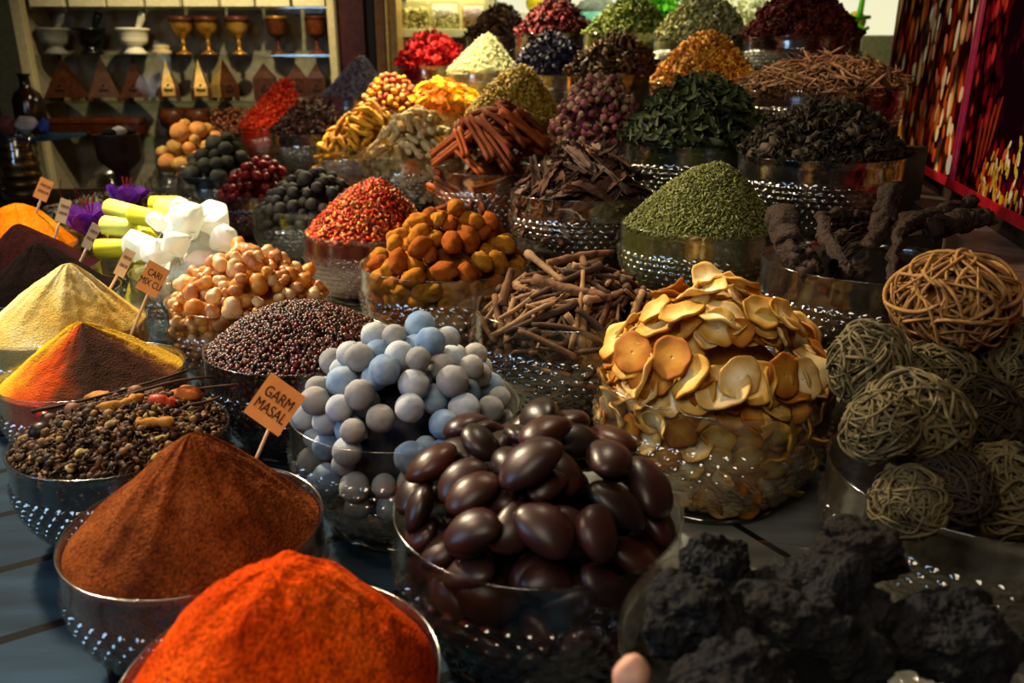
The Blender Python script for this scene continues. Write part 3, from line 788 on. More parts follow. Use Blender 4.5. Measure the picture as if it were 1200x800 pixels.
bowl('clove', 'black clove buds', -.997, 3.96, .358, T2, -.248, (374, 116))
bowl('redshred', 'bright red shredded pepper', -1.31, 4.48, .374, T2, -.248, (336, 94))
bowl('tea', 'crumpled blackish leaves', .686, 1.793, .348, T3, -.160, (975, 128))
bowl('bay', 'dark green dried leaves', .495, 2.19, .378, T3, -.163, (825, 102))
bowl('rose', 'dried pink rosebuds', .263, 2.45, .320, T3, -.167, (702, 88), fill=.9)
bowl('fennel', 'golden fennel seeds', 0.0, 3.03, .378, T3, -.136, (612, 78))
bowl('calend', 'yellow marigold heads', -.302, 3.81, .362, T3, -.144, (520, 97), fill=.9)
bowl('nutmix', 'reddish brown nut kernels', -.615, 4.22, .39, T3, -.150, (458, 84), fill=.9)
bowl('lav', 'grey lavender buds', -.92, 4.83, .415, T3, -.095, (425, 67))
bowl('straw', 'dry straw-like stalks', .881, 2.35, .43, T4, -.031, (975, 80))
bowl('gold', 'orange-gold petals', .641, 2.77, .358, T4, -.012, (830, 41))
bowl('brtea', 'brown curled flower buds', .373, 3.117, .338, T4, .013, (732, 50))
bowl('navy', 'navy blue dried flowers', .179, 3.55, .370, T4, .014, (648, 43))
bowl('rice', 'pale green-white grains', -.148, 4.26, .392, T4, .044, (572, 40))
bowl('hib', 'bright red hibiscus petals', -.445, 4.71, .40, T4, .068, (507, 44))
bowl('bk1', 'dark brown seed pods', -.089, 4.97, .37, T5, .23, (590, 8))
bowl('bk2', 'maroon dried petals', .217, 4.36, .400, T5, .215, (652, 3))
bowl('bk3', 'olive green leaves', .515, 3.81, .382, T5, .190, (745, 0))
bowl('bk4', 'pale green seed husks', .775, 3.43, .39, T5, .154, (825, -6))
bowl('bk5', 'dark red dried petals', 1.086, 3.15, .42, T5, .144, (935, -12))
B_ = BOWLS

# ---- powders
def powder(key, name, label, cols, scale=22, seed=1, amp=.005, ridge=.008, shape='cone', bump=.6, rough=.95, speck=.55):
    m = mat(name + '_grain', cols, 'noise', rough=rough, scale=scale, bump=bump, bscale=330, spec=.02, detail=8, bdist=.006, speck=speck)
    return heap(B_[key], name, label, 'spice', m, shape=shape, amp=amp, ridge=ridge, seed=seed, nr=110, nt_=220, ns=16)
powder('redpow', 'chilli_powder', 'heap of bright orange-red powder in the bottom front bowl', ['#982404', '#d4480a', '#ec661a'], 12, 3, .006, .006, 'bell')
powder('brown', 'garam_masala_powder', 'tall cone of red-brown powder under the GARM MASAL card', ['#4a2010', '#6e3616', '#8a4a22'], 16, 5, .005, .010, 'cone')
powder('pale', 'pale_curry_powder', 'steep cone of pale yellow powder behind the tricolour powder', ['#c89a3c', '#d8bc6c', '#e8dcb0'], 9, 7, .004, .010, 'cone', speck=.22)
powder('dark', 'dark_spice_powder', 'cone of blackish brown powder behind the pale yellow powder', ['#0a0504', '#120807', '#180b08'], 16, 8, .004, .006, 'cone')
powder('maroon', 'sumac_powder', 'low heap of dark maroon powder in front of the orange powder', ['#160606', '#240a0a', '#2e0c0c'], 16, 9, .004, .006, 'cone')
powder('orange', 'turmeric_powder', 'heap of vivid orange powder beside the blue woven mat', ['#e07008', '#f88c10', '#ffa030'], 12, 10, .005, .006, 'bell', speck=.3)
# tricolour powder: three real colours poured side by side
mt = mat('tricolour_grain', ['#e0b020', '#f0c840'], 'noise', rough=.95, bump=.8, bscale=330, spec=.1, scale=30, detail=8, bdist=.006)
nt = mt.node_tree; N = nt.nodes; L = nt.links
bs = N['Principled BSDF']; tc = N.new('ShaderNodeTexCoord'); sp = N.new('ShaderNodeSeparateXYZ'); L.new(tc.outputs['Object'], sp.inputs[0])
no = N.new('ShaderNodeTexNoise'); no.inputs['Scale'].default_value = 26; no.inputs['Detail'].default_value = 8; L.new(tc.outputs['Object'], no.inputs['Vector'])
at2 = N.new('ShaderNodeMath'); at2.operation = 'ARCTAN2'
yy = N.new('ShaderNodeMath'); yy.operation = 'MULTIPLY_ADD'; L.new(sp.outputs[1], yy.inputs[0]); yy.inputs[1].default_value = -1; yy.inputs[2].default_value = .0
xx = N.new('ShaderNodeMath'); xx.operation = 'ADD'; L.new(sp.outputs[0], xx.inputs[0]); xx.inputs[1].default_value = .005
L.new(yy.outputs[0], at2.inputs[0]); L.new(xx.outputs[0], at2.inputs[1])   # angle: 0 = right, pi/2 = front
ad = N.new('ShaderNodeMath'); ad.operation = 'MULTIPLY_ADD'; L.new(no.outputs['Fac'], ad.inputs[0]); ad.inputs[1].default_value = .9; ad.inputs[2].default_value = -.45
a3 = N.new('ShaderNodeMath'); a3.operation = 'ADD'; L.new(at2.outputs[0], a3.inputs[0]); L.new(ad.outputs[0], a3.inputs[1])
mr = N.new('ShaderNodeMapRange'); mr.inputs[1].default_value = -math.pi; mr.inputs[2].default_value = math.pi; L.new(a3.outputs[0], mr.inputs[0])
P_ = lambda a: (a + math.pi) / (2 * math.pi)
rp = ramp(nt, [(0, '#caa018'), (P_(-.25), '#c79a28'), (P_(-.08), '#7c4a1c'), (P_(.1), '#3c1c0e'), (P_(1.25), '#30180c'), (P_(1.55), '#743010'), (P_(1.75), '#b43c08'), (P_(2.05), '#c4540c'), (P_(2.35), '#d8981c'), (1, '#e8c020')])
L.new(mr.outputs[0], rp.inputs[0]); L.new(rp.outputs[0], bs.inputs['Base Color'])
heap(B_['yelmix'], 'tricolour_powder', 'cone of powder poured in yellow, orange and dark brown wedges', 'spice', mt, shape='cone', amp=.004, ridge=.010, seed=12, nr=110, nt_=220, ns=16)

# ---- countless small stuff
def stuff(key, name, label, body, cols, fn, size, n, shape='cone', gr=.65, spec=.16, vary=.25, **kw):
    mh = mat(name + '_body', body, 'noise', rough=.9, scale=60, bump=.8, bscale=260, spec=.1)
    mg = mat(name + '_bits', cols, 'island', rough=gr, vary=vary, bump=0, spec=spec, scale=120)
    return heap_grains(B_[key], name, label, 'spice', mh, mg, fn, size, n, shape, **kw)
BALL, RICE, FLAKE = g_ball(1), g_rice(), g_flake()
stuff('pepper', 'peppercorns', 'low mound of black, red and green peppercorns behind the blue-grey balls', ['#1a0e0a', '#2e1410'], ['#0f0a08', '#1c0f0c', '#3a1410', '#651a18', '#241610', '#6e4a2a', '#12090a', '#82201e', '#5e5238'], g_ball(2), .0030, 5200, 'dome', spec=.45, gr=.4, seed=21, hamp=.002, embed=.2, spread=.3, loose=.4)
stuff('flakes', 'chilli_flakes', 'cone of crushed red chilli flakes beside the orange-brown nuts', ['#5a1208', '#86200c'], ['#6e1408', '#a8240c', '#c8380f', '#8c1a08', '#d8701c', '#4a0c06', '#e09a48'], [FLAKE, g_flake(.8, .06, .5)], .0058, 3600, 'bell', seed=22, gr=.45)
stuff('green', 'green_seeds', 'rounded heap of small green seeds behind the root sticks', ['#3c4018', '#505424'], ['#4c5018', '#646830', '#7c7c40', '#3c4014', '#94905c', '#585828'], RICE, .0050, 5600, 'bell', seed=23, spread=.5)
stuff('clove', 'clove_buds', 'dark mound of dried clove buds between red shreds and turmeric', ['#120806', '#200e0a'], ['#1c0c08', '#2e120c', '#3e1a10', '#140806', '#4c2416'], [g_clove(), g_star()], .0125, 1100, 'bell', seed=24, spread=1.2, loose=1, hamp=.006)
stuff('redshred', 'red_pepper_shreds', 'tall heap of bright red shredded pepper near the shelves', ['#9c1c0a', '#c42c10'], ['#c8240c', '#e84018', '#a01808', '#ff6030', '#d83414'], [FLAKE, g_rice(1, .16)], .0115, 2000, 'cone', seed=25, spread=1.0, loose=.8, hamp=.005)
stuff('lav', 'lavender_buds', 'grey-violet mound of lavender buds behind the turmeric fingers', ['#4c4654', '#6a6270'], ['#5c5668', '#7c7488', '#8e8898', '#48424e', '#a29a9c', '#5a4e48'], g_rice(1, .4), .0085, 2300, 'cone', seed=26, spread=1.0, loose=.4)
stuff('fennel', 'fennel_seeds', 'large cone of golden-green fennel seeds behind the cinnamon', ['#6a5214', '#8a701e'], ['#8c7420', '#a8902c', '#c0a640', '#6c5416', '#b87c24', '#d0b860'], g_rice(1, .26), .0100, 3000, 'bell', seed=27, spread=.8)
stuff('rice', 'pale_grains', 'smooth cone of pale green-white grains in the fourth row', ['#a8a878', '#c4c498'], ['#c0c088', '#d8d8a8', '#e8e6c4', '#a8ac6c', '#b4b078'], g_rice(1, .22), .0100, 3000, 'cone', seed=28, spread=.5)
stuff('hib', 'hibiscus_petals', 'heap of bright crimson dried petals below the glass display case', ['#6c0810', '#8c0c14'], ['#a00c14', '#c8141c', '#e02024', '#780810', '#d83030'], [g_flake(.8, .05, .6), g_leaf(.5)], .019, 800, 'dome', seed=29, spread=1.2, loose=1, hamp=.01)
stuff('navy', 'navy_flowers', 'heap of navy blue and violet dried flowers right of the pale grains', ['#12101e', '#1e1a30'], ['#1a1826', '#26223a', '#322e4c', '#141018', '#443c54', '#281c28'], [g_star(), g_flake(.7, .06, .6)], .0125, 1300, 'bell', seed=30, spread=1.2, loose=.9, hamp=.007)
stuff('brtea', 'curled_buds', 'heap of dark brown curled buds with tan edges behind the rosebuds', ['#1a100a', '#2c1c10'], ['#2a1a10', '#4a3018', '#6a4828', '#1c120c', '#8c6a3c', '#3a1c12'], [g_leaf(1.2), g_flake(.5, .08, .9)], .0150, 900, 'dome', seed=31, spread=1.2, loose=1, hamp=.008)
stuff('gold', 'golden_petals', 'tall heap of orange-gold dried petals left of the straw bowl', ['#8a4c0c', '#b06a14'], ['#c0700e', '#e09820', '#f0b840', '#9c5208', '#d8841c', '#7a3c08'], [g_rice(1, .24), FLAKE], .0105, 2600, 'bell', seed=32, spread=.9, loose=.5)
stuff('bay', 'dried_green_leaves', 'heap of narrow dark green leaves behind the green seeds', ['#10160c', '#1c2412'], ['#1c2410', '#2c3418', '#424a26', '#12180a', '#5a5e36', '#343a1a'], g_leaf(.5), .0190, 1200, 'dome', seed=33, spread=.8, loose=1, hamp=.006)
stuff('tea', 'crumpled_leaves', 'dark heap of crumpled blackish leaves behind the gnarled roots', ['#0e0c09', '#1a1610'], ['#18130c', '#261e14', '#382c1e', '#100c08', '#4a3c2a', '#282216'], [g_leaf(1.1), g_flake(.8, .06, .8)], .0105, 2400, 'dome', seed=34, spread=1.4, loose=1, hamp=.010)
stuff('straw', 'straw_stalks', 'flat tangle of dry brown stalks in the wide bowl by the posters', ['#2a180e', '#40281a'], ['#5a3a22', '#7c5634', '#a07a50', '#40281a', '#8c5c34'], [g_rice(1, .05), g_rice(1, .09)], .034, 1300, 'dome', seed=35, spread=.35, loose=.5, hamp=.008, nside=700)
stuff('bk1', 'seed_pods', 'dark brown pod heap leftmost in the topmost row', ['#20120a', '#341e10'], ['#2a1a0e', '#463018', '#6a4c28', '#54241a', '#1c120a'], [g_flake(.6, .1, .7), g_rice(1, .4)], .014, 1100, 'bell', seed=36, spread=1.2, loose=1, hamp=.008)
stuff('bk2', 'maroon_petals', 'maroon petal heap second from the left in the topmost row', ['#2a0a0c', '#401014'], ['#3c0c10', '#5c141a', '#7c1c22', '#240a0c', '#8c3430'], [g_flake(.8, .06, .7), g_leaf(.7)], .015, 1100, 'bell', seed=37, spread=1.2, loose=1, hamp=.008)
stuff('bk3', 'olive_leaves', 'green-olive leaf heap in the middle of the topmost row', ['#3c4414', '#545e1e'], ['#56641c', '#74822c', '#8c9a40', '#3c4612', '#a8ac58'], [g_leaf(.6), g_rice(1, .3)], .0145, 1300, 'bell', seed=38, spread=1.0, loose=.9, hamp=.006)
stuff('bk4', 'seed_husks', 'pale green husk heap second from the right in the topmost row', ['#686838', '#84844c'], ['#8c8c50', '#a8a868', '#c4c48c', '#6c6c38', '#b0a468'], [g_leaf(.4), g_rice(1, .35)], .0135, 1400, 'bell', seed=39, spread=.9, loose=.8, hamp=.006)
stuff('bk5', 'dark_red_petals', 'dark red petal heap at the right end of the topmost row', ['#240a08', '#38100c'], ['#3c100c', '#5c1a12', '#7c2a1a', '#220806', '#6e3020'], [g_flake(.8, .06, .7), g_rice(1, .35)], .013, 1700, 'bell', seed=40, spread=1.2, loose=.8, hamp=.006)

# ---- mixed whole spices (front left)
b = B_['mixed']
stuff('mixed', 'mixed_spice_bed', 'bed of dark seeds, buds and twigs in the front left bowl', ['#140c08', '#281810'], ['#1a100a', '#2a1a10', '#4a2e18', '#6a4a28', '#120c0a', '#8a6a40', '#3a2012', '#20140c'], [g_ball(1), g_clove(), RICE, FLAKE], .0050, 2600, 'dome', seed=41, spread=1.2, loose=.6)
def put(b, name, me, x, y, label, cat, rx=0, ry=0, rz=0, dz=0, shape='dome', s=1, group=None, z=None):
    o = link(name, me); zz = float(ground(b, x, y, shape)) + dz if z is None else z
    o.location = b.c + Vector((x, y, zz)); o.rotation_euler = (rx, ry, rz); o.scale = (s, s, s); tag(o, label, cat, group); return o
M_tan = mat('tan_root', ['#8a5a24', '#b07a34', '#a0682a'], 'noise', rough=.8, scale=40, bump=.6, bscale=120)
M_och = mat('ochre_root', ['#845018', '#a06c28', '#8c5618'], 'noise', rough=.8, scale=30, bump=.6, bscale=120)
M_nutmeg = mat('nutmeg_shell', ['#5c3820', '#8a6040'], 'noise', rough=.6, scale=50, bump=.5)
M_blk = mat('black_seed', ['#0c0908', '#1e1612'], 'noise', rough=.4, scale=40, bump=.3)
M_red = mat('red_pod', ['#6c120a', '#8c2010'], 'noise', rough=.35, scale=20, bump=.4)
M_card = mat('cardamom_pod', ['#7c6a34', '#a08a4c'], 'noise', rough=.7, scale=60, bump=.5)
M_twig = mat('dark_twig', ['#2a1810', '#44281a'], 'noise', rough=.7, scale=60, bump=.4)
put(b, 'turmeric_root', finger_mesh(.058, .0075, M_och, 3), .006, .005, 'long ochre turmeric finger lying across the middle of the mixed spices', 'root', rz=.95, dz=.006)
put(b, 'turmeric_root', finger_mesh(.05, .007, M_och, 4, lumps=1), .062, -.035, 'ochre turmeric finger beside the brown powder peak', 'root', rz=.2, dz=.006)
put(b, 'ginger_root', blob((.022, .017, .013), mat('dry_ginger', ['#88441a', '#a85c26'], 'noise', rough=.8, scale=30, bump=.6), 5, .35, 1.4), .062, .065, 'large orange-tan root lump at the back rim of the mixed spices', 'root', dz=.012)
put(b, 'ginger_root', blob((.017, .011, .010), M_tan, 6, .35, 1.4), -.052, .050, 'pale tan root lump on the back left of the mixed spices', 'root', rz=.3, dz=.008)
put(b, 'nutmeg', blob((.0115, .010, .010), M_nutmeg, 7, .06, 3), -.004, .060, 'round brown nutmeg at the back of the mixed spices', 'nut', dz=.008)
put(b, 'nutmeg', blob((.010, .009, .009), M_nutmeg, 8, .06, 3), .024, .066, 'smaller split nutmeg right of the round brown nutmeg', 'nut', dz=.008)
put(b, 'black_lime', blob((.012, .011, .010), M_blk, 9, .05, 3), -.026, .073, 'black dried fruit behind the nutmegs on the mixed spices', 'dried fruit', dz=.006)
put(b, 'black_lime', blob((.015, .014, .013), M_blk, 10, .05, 3), -.083, -.038, 'large black dried fruit low on the left of the mixed spices', 'dried fruit', dz=.006)
put(b, 'nutmeg', blob((.014, .013, .012), mat('dark_nut', ['#2a1610', '#482818'], 'noise', rough=.5, bump=.4), 11, .05, 3), -.092, -.003, 'dark brown nut on the left edge of the mixed spices', 'nut', dz=.006)
put(b, 'nutmeg', blob((.011, .010, .010), M_nutmeg, 12, .05, 3), -.070, .016, 'dull brown nut behind the large black dried fruit', 'nut', dz=.006)
put(b, 'dried_chilli', stick_mesh(.034, .006, M_red, 13, .1), -.105, .030, 'dark red chilli pod at the left rim of the mixed spices', 'chilli', rz=.3, dz=.005)
put(b, 'dried_chilli', stick_mesh(.028, .0085, mat('red_orange_pod', ['#8c240c', '#b8441c'], 'noise', rough=.5, bump=.5), 14, .1), .052, .020, 'orange-red pod right of the long turmeric finger', 'chilli', rz=.25, dz=.006)
rngm = random.Random(5)
pods = [blob((.0095, .0048, .0045), M_card, q, .1, 2, name='cardamom') for q in range(3)]
PW = ['at the front edge', 'near the middle', 'toward the powders behind', 'on the right side', 'on the left side', 'by the black fruit', 'by the red chilli', 'near the brown powder']
for q in range(16):
    r_, t_ = .118 * math.sqrt(rngm.random()), rngm.random() * 6.28
    put(b, 'cardamom_pod', pods[q % 3], r_ * math.cos(t_), r_ * math.sin(t_), ('small tan cardamom pod on the ' + ('front ' if math.sin(t_) < 0 else 'back ') + ('right' if math.cos(t_) > 0 else 'left') + ' of the mixed spices'), 'spice pod', rz=rngm.random() * 6, dz=.004, group='cardamom pods in the mixed spices')
put(b, 'bark_strip', bark_mesh(.03, .010, mat('brown_bark', ['#4a2814', '#6c4020'], 'noise', rough=.8), 15, .002), .028, -.052, 'curved brown bark strip on the front of the mixed spices', 'bark', rz=2.1, dz=.006)
for q, (x, y, rz, L_, lab) in enumerate(((-.03, .052, .62, .20, 'long dark twig leaning out over the back left rim'), (.02, .045, .50, .17, 'dark twig crossing in front of the nutmegs'), (.055, .082, .42, .14, 'long reddish twig along the back rim'), (.09, .04, .7, .06, 'short dark twig at the right of the mixed spices'))):
    put(b, 'twig', stick_mesh(L_, .0022, M_twig, 20 + q, .03, .1, 6), x, y, lab, 'twig', rz=rz, ry=-.06, dz=.013)

# ---- blue-grey balls
def tone_meshes(gen, mats, nvar, words):
    out = []
    for wi, (wd, m) in enumerate(zip(words, mats)): out.append((wd, [gen(m, 100 * wi + q) for q in range(nvar)]))
    return out
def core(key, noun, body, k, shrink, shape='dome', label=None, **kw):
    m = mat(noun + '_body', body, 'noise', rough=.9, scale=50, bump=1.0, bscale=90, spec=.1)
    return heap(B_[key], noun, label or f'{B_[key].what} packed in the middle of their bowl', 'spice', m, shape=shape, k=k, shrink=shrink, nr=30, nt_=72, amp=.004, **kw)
def things(key, name, cat, noun, abc, n, gen, mats, words, nvar=3, shape='dome', seed=1, corecol=None, k=None, wall=None, group=None, wn=0, wabc=None, gap=.8, **kw):
    b = B_[key]; kw['wallon'] = not wn
    k_ = 2.4 * (abc[1] + abc[2]) * .5 if k is None else k; w_ = 1.9 * abc[1] if wall is None else wall
    its = pile(b, None, abc, n, shape=shape, k=k_, wall=w_, seed=seed, **kw)
    ms = tone_meshes(gen, mats, nvar, words)
    if wn: its += wall_items(b, wabc or abc, wn, seed + 50, gap)
    place(b, its, name, cat, None, noun, ms, group or f'{b.what} heaped in their bowl')
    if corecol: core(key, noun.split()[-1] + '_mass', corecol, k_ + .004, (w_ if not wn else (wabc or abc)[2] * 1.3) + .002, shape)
    return len(its)
CNT = {}
ball_mats = [mat('ball_blue', ['#4c6688', '#7088a4', '#98a8b4'], 'noise', rough=.85, scale=30, bump=.35, bscale=140, spec=.1),
             mat('ball_pale', ['#7c8494', '#9ca4ac', '#b4b4b0'], 'noise', rough=.85, scale=28, bump=.35, bscale=140, spec=.1),
             mat('ball_taupe', ['#68686c', '#848484', '#989690'], 'noise', rough=.85, scale=28, bump=.35, bscale=140, spec=.1)]
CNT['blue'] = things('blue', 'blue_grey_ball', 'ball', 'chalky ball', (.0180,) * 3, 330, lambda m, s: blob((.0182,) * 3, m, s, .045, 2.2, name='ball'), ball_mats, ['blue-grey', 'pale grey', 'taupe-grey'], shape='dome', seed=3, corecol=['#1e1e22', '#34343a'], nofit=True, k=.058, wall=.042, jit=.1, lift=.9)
bean_mats = [mat('bean_brown', ['#241009', '#3c1a10'], 'noise', rough=.36, scale=18, bump=.12, bscale=40, spec=.3),
             mat('bean_plum', ['#1e0f0d', '#341a18'], 'noise', rough=.36, scale=18, bump=.12, bscale=40, spec=.3),
             mat('bean_dark', ['#120a08', '#24120e'], 'noise', rough=.36, scale=18, bump=.12, bscale=40, spec=.3)]
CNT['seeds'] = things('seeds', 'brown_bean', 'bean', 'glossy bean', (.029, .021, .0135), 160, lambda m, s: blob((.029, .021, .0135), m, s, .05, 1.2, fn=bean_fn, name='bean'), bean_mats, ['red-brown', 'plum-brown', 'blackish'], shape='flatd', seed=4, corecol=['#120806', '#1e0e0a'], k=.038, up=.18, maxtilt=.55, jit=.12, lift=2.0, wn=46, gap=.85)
nut_mats = [mat('nut_orange', ['#8c4c0c', '#a86814', '#743a08'], 'noise', rough=.9, scale=40, bump=.6, bscale=200, spec=.1),
            mat('nut_rust', ['#743408', '#944a10', '#843e0c'], 'noise', rough=.9, scale=40, bump=.6, bscale=200, spec=.1),
            mat('nut_ochre', ['#8a5410', '#a8701c', '#744010'], 'noise', rough=.9, scale=40, bump=.6, bscale=200, spec=.1)]
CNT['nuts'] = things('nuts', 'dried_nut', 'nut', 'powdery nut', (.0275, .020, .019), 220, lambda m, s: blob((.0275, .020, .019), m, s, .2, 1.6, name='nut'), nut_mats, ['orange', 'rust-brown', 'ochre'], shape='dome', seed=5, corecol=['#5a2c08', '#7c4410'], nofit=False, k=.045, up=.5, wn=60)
slice_mats = [mat('slice_cream', ['#f4ead0', '#ecd8a4', '#dcb86c', '#b48438'], 'radial', rough=.6, scale=34, vary=.25, vcol='#b87828', bump=.35, bscale=120, trans=.25),
              mat('slice_gold', ['#ecd494', '#e4c274', '#cc9c40', '#9c6820'], 'radial', rough=.6, scale=34, vary=.3, vcol='#a8601c', bump=.35, bscale=120, trans=.25),
              mat('slice_amber', ['#cc9840', '#c0842c', '#a8641a', '#7c4010'], 'radial', rough=.6, scale=34, vary=.3, vcol='#8c4210', bump=.35, bscale=120, trans=.2)]
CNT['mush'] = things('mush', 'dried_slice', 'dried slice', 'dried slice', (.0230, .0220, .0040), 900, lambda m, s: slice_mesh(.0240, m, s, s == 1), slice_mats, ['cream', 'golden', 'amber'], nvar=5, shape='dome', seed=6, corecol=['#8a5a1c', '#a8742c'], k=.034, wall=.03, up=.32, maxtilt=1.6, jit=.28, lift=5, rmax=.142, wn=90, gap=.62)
dark_ball = [mat('ball_dark', ['#26221e', '#3c362e'], 'noise', rough=.75, scale=40, bump=.4, bscale=120, spec=.3), mat('ball_charcoal', ['#1c1a1a', '#302c2a'], 'noise', rough=.7, scale=40, bump=.4, bscale=120, spec=.3)]
CNT['balls'] = things('balls', 'dark_ball', 'ball', 'dried ball', (.0195,) * 3, 230, lambda m, s: blob((.0195,) * 3, m, s, .04, 2, sub=2, name='ball'), dark_ball, ['brownish grey', 'charcoal'], shape='dome', seed=7, corecol=['#1a1714', '#26221e'], nofit=True, k=.05, wall=.04)
lime_m = [mat('lime_black', ['#15140f', '#2a281e'], 'noise', rough=.7, scale=30, bump=.4, bscale=90), mat('lime_grey', ['#22211c', '#3a382e'], 'noise', rough=.7, scale=30, bump=.4, bscale=90)]
CNT['limes'] = things('limes', 'black_lime', 'dried lime', 'dried lime', (.034, .034, .032), 80, lambda m, s: blob((.034, .034, .032), m, s, .04, 1.5, name='lime', fn=lime_fn), lime_m, ['black', 'dark olive-grey'], shape='dome', seed=8, corecol=['#100f0c', '#1c1a14'], nofit=True, k=.07, wall=.065)
ol_m = [mat('lime_orange', ['#a8682c', '#d0904c'], 'noise', rough=.6, scale=30, bump=.3, bscale=90), mat('lime_tan', ['#9c6c2c', '#c89c54'], 'noise', rough=.6, scale=30, bump=.3, bscale=90)]
CNT['olimes'] = things('olimes', 'tan_lime', 'dried lime', 'dried lime', (.038, .038, .035), 70, lambda m, s: blob((.038, .038, .035), m, s, .05, 1.5, name='lime', fn=lime_fn), ol_m, ['orange', 'tan'], shape='dome', seed=9, corecol=['#6c4418', '#8c5c24'], nofit=True, k=.08, wall=.07)
be_m = [mat('berry_red', ['#5c0e10', '#8c1c1e'], 'noise', rough=.4, scale=50, bump=.6, bscale=90), mat('berry_dark', ['#400c0c', '#641614'], 'noise', rough=.4, scale=50, bump=.6, bscale=90)]
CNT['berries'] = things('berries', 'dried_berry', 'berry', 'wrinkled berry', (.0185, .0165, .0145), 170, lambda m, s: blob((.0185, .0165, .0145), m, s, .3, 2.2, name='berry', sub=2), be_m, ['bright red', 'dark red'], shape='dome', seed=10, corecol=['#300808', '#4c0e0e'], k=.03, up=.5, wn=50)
gum_m = [mat('resin_amber', ['#c87420', '#dc9438', '#e8b460'], 'noise', rough=.4, scale=50, bump=.4, bscale=120, trans=.3, spec=.5), mat('resin_cream', ['#dca860', '#e8c488', '#f0d8a8'], 'noise', rough=.45, scale=50, bump=.4, bscale=120, trans=.3, spec=.5), mat('resin_pink', ['#b46c34', '#d08c50', '#e0b080'], 'noise', rough=.4, scale=50, bump=.4, bscale=120, trans=.3, spec=.5)]
CNT['gum'] = things('gum', 'resin_tear', 'resin', 'resin tear', (.0130, .0115, .0100), 620, lambda m, s: lump_mesh(.0135, m, s, 2 + s % 3), gum_m, ['amber', 'cream', 'pinkish'], nvar=4, shape='dome', seed=11, corecol=['#a86c2c', '#c88c4c'], k=.03, up=.6, jit=.3, wn=90)
cr_m = [mat('crystal_white', ['#e4e4dc', '#f8f8f2'], 'noise', rough=.35, scale=12, bump=.25, bscale=40, trans=.35, spec=.5), mat('crystal_clear', ['#d4d8d0', '#ecefe6'], 'noise', rough=.25, scale=12, bump=.25, bscale=40, trans=.45, spec=.5)]
CNT['crystal'] = things('crystal', 'white_crystal', 'crystal', 'alum crystal', (.042, .038, .036), 60, lambda m, s: crystal_mesh(.043, m, s, 34, .9), cr_m, ['frosty white', 'translucent white'], nvar=4, shape='dome', seed=12, corecol=['#b4b4a4', '#c8c8b8'], k=.06, wall=.05, jit=.25, lift=.9, rmax=.125, nofit=True)
ca_m = [mat('marigold_yellow', ['#e8a808', '#f8c818'], 'noise', rough=.7, scale=30, bump=0, trans=.3), mat('marigold_orange', ['#e07808', '#f09418'], 'noise', rough=.7, scale=30, bump=0, trans=.3), mat('marigold_lemon', ['#e8d030', '#f4e468'], 'noise', rough=.7, scale=30, bump=0, trans=.3)]
M_fc = mat('flower_centre', ['#7c4410', '#a86418'], 'noise', rough=.9, bump=.4)
CNT['calend'] = things('calend', 'marigold_head', 'flower', 'flower head', (.036, .036, .012), 120, lambda m, s: flower_mesh(.040, m, M_fc, s), ca_m, ['golden yellow', 'orange', 'lemon yellow'], shape='dome', seed=13, corecol=['#a86c0c', '#c89018'], k=.03, up=.4, lift=2.0, wn=26, gap=.6)
nm_m = [mat('kernel_red', ['#7c2a14', '#a84424'], 'noise', rough=.6, scale=50, bump=.3), mat('kernel_tan', ['#a8743c', '#d0a060'], 'noise', rough=.6, scale=50, bump=.3), mat('kernel_gold', ['#c07c18', '#d89c30'], 'noise', rough=.6, scale=50, bump=.3)]
CNT['nutmix'] = things('nutmix', 'nut_kernel', 'kernel', 'small kernel', (.0175, .0125, .0105), 260, lambda m, s: blob((.0175, .0125, .0105), m, s, .25, 2, sub=2, name='kernel'), nm_m, ['reddish', 'tan', 'golden'], shape='dome', seed=14, corecol=['#5c2410', '#7c3c1c'], k=.026, up=.5, lift=1.0, wn=50)
ro_m = [mat('rose_pink', ['#803c40', '#a06058'], 'noise', rough=.8, scale=60, bump=.5), mat('rose_plum', ['#582830', '#703840'], 'noise', rough=.8, scale=60, bump=.5), mat('rose_dusty', ['#8c6450', '#a88468'], 'noise', rough=.8, scale=60, bump=.5)]
M_sep = mat('rose_sepal', ['#5c4a28', '#7c6a3c'], 'noise', rough=.8, bump=.3)
CNT['rose'] = things('rose', 'rosebud', 'rosebud', 'dried rosebud', (.0110, .0110, .0110), 480, lambda m, s: rose_mesh(.0100, m, M_sep, s), ro_m, ['pink', 'plum', 'dusty pink'], shape='dome', seed=15, corecol=['#30141a', '#4c2028'], k=.026, nofit=True, lift=.9, wn=50)

# ---- long things
ci_m = [mat('cinnamon_rust', ['#7c3410', '#9c4c1c', '#6c2a0c'], 'noise', rough=.75, scale=20, bump=.5, bscale=90), mat('cinnamon_dark', ['#54240e', '#743818'], 'noise', rough=.75, scale=20, bump=.5, bscale=90)]
CNT['cinn'] = things('cinn', 'cinnamon_quill', 'cinnamon stick', 'cinnamon quill', (.066, .0130, .0115), 150, lambda m, s: quill_mesh(.132 + .03 * math.sin(s), .0135, m, s), ci_m, ['rust-brown', 'dark brown'], nvar=4, shape='dome', seed=16, corecol=['#3a1a0a', '#4c2410'], k=.075, maxtilt=.75, lift=3.0, rmax=.135, jit=.15, wn=20, wabc=(.05, .0130, .0130), gap=.9)
ba_m = [mat('bark_dark', ['#22140e', '#3a241a'], 'noise', rough=.85, scale=30, bump=.6, bscale=80), mat('bark_brown', ['#3a2418', '#58392a'], 'noise', rough=.85, scale=30, bump=.6, bscale=80), mat('bark_grey', ['#4a382c', '#6e5848'], 'noise', rough=.85, scale=30, bump=.6, bscale=80)]
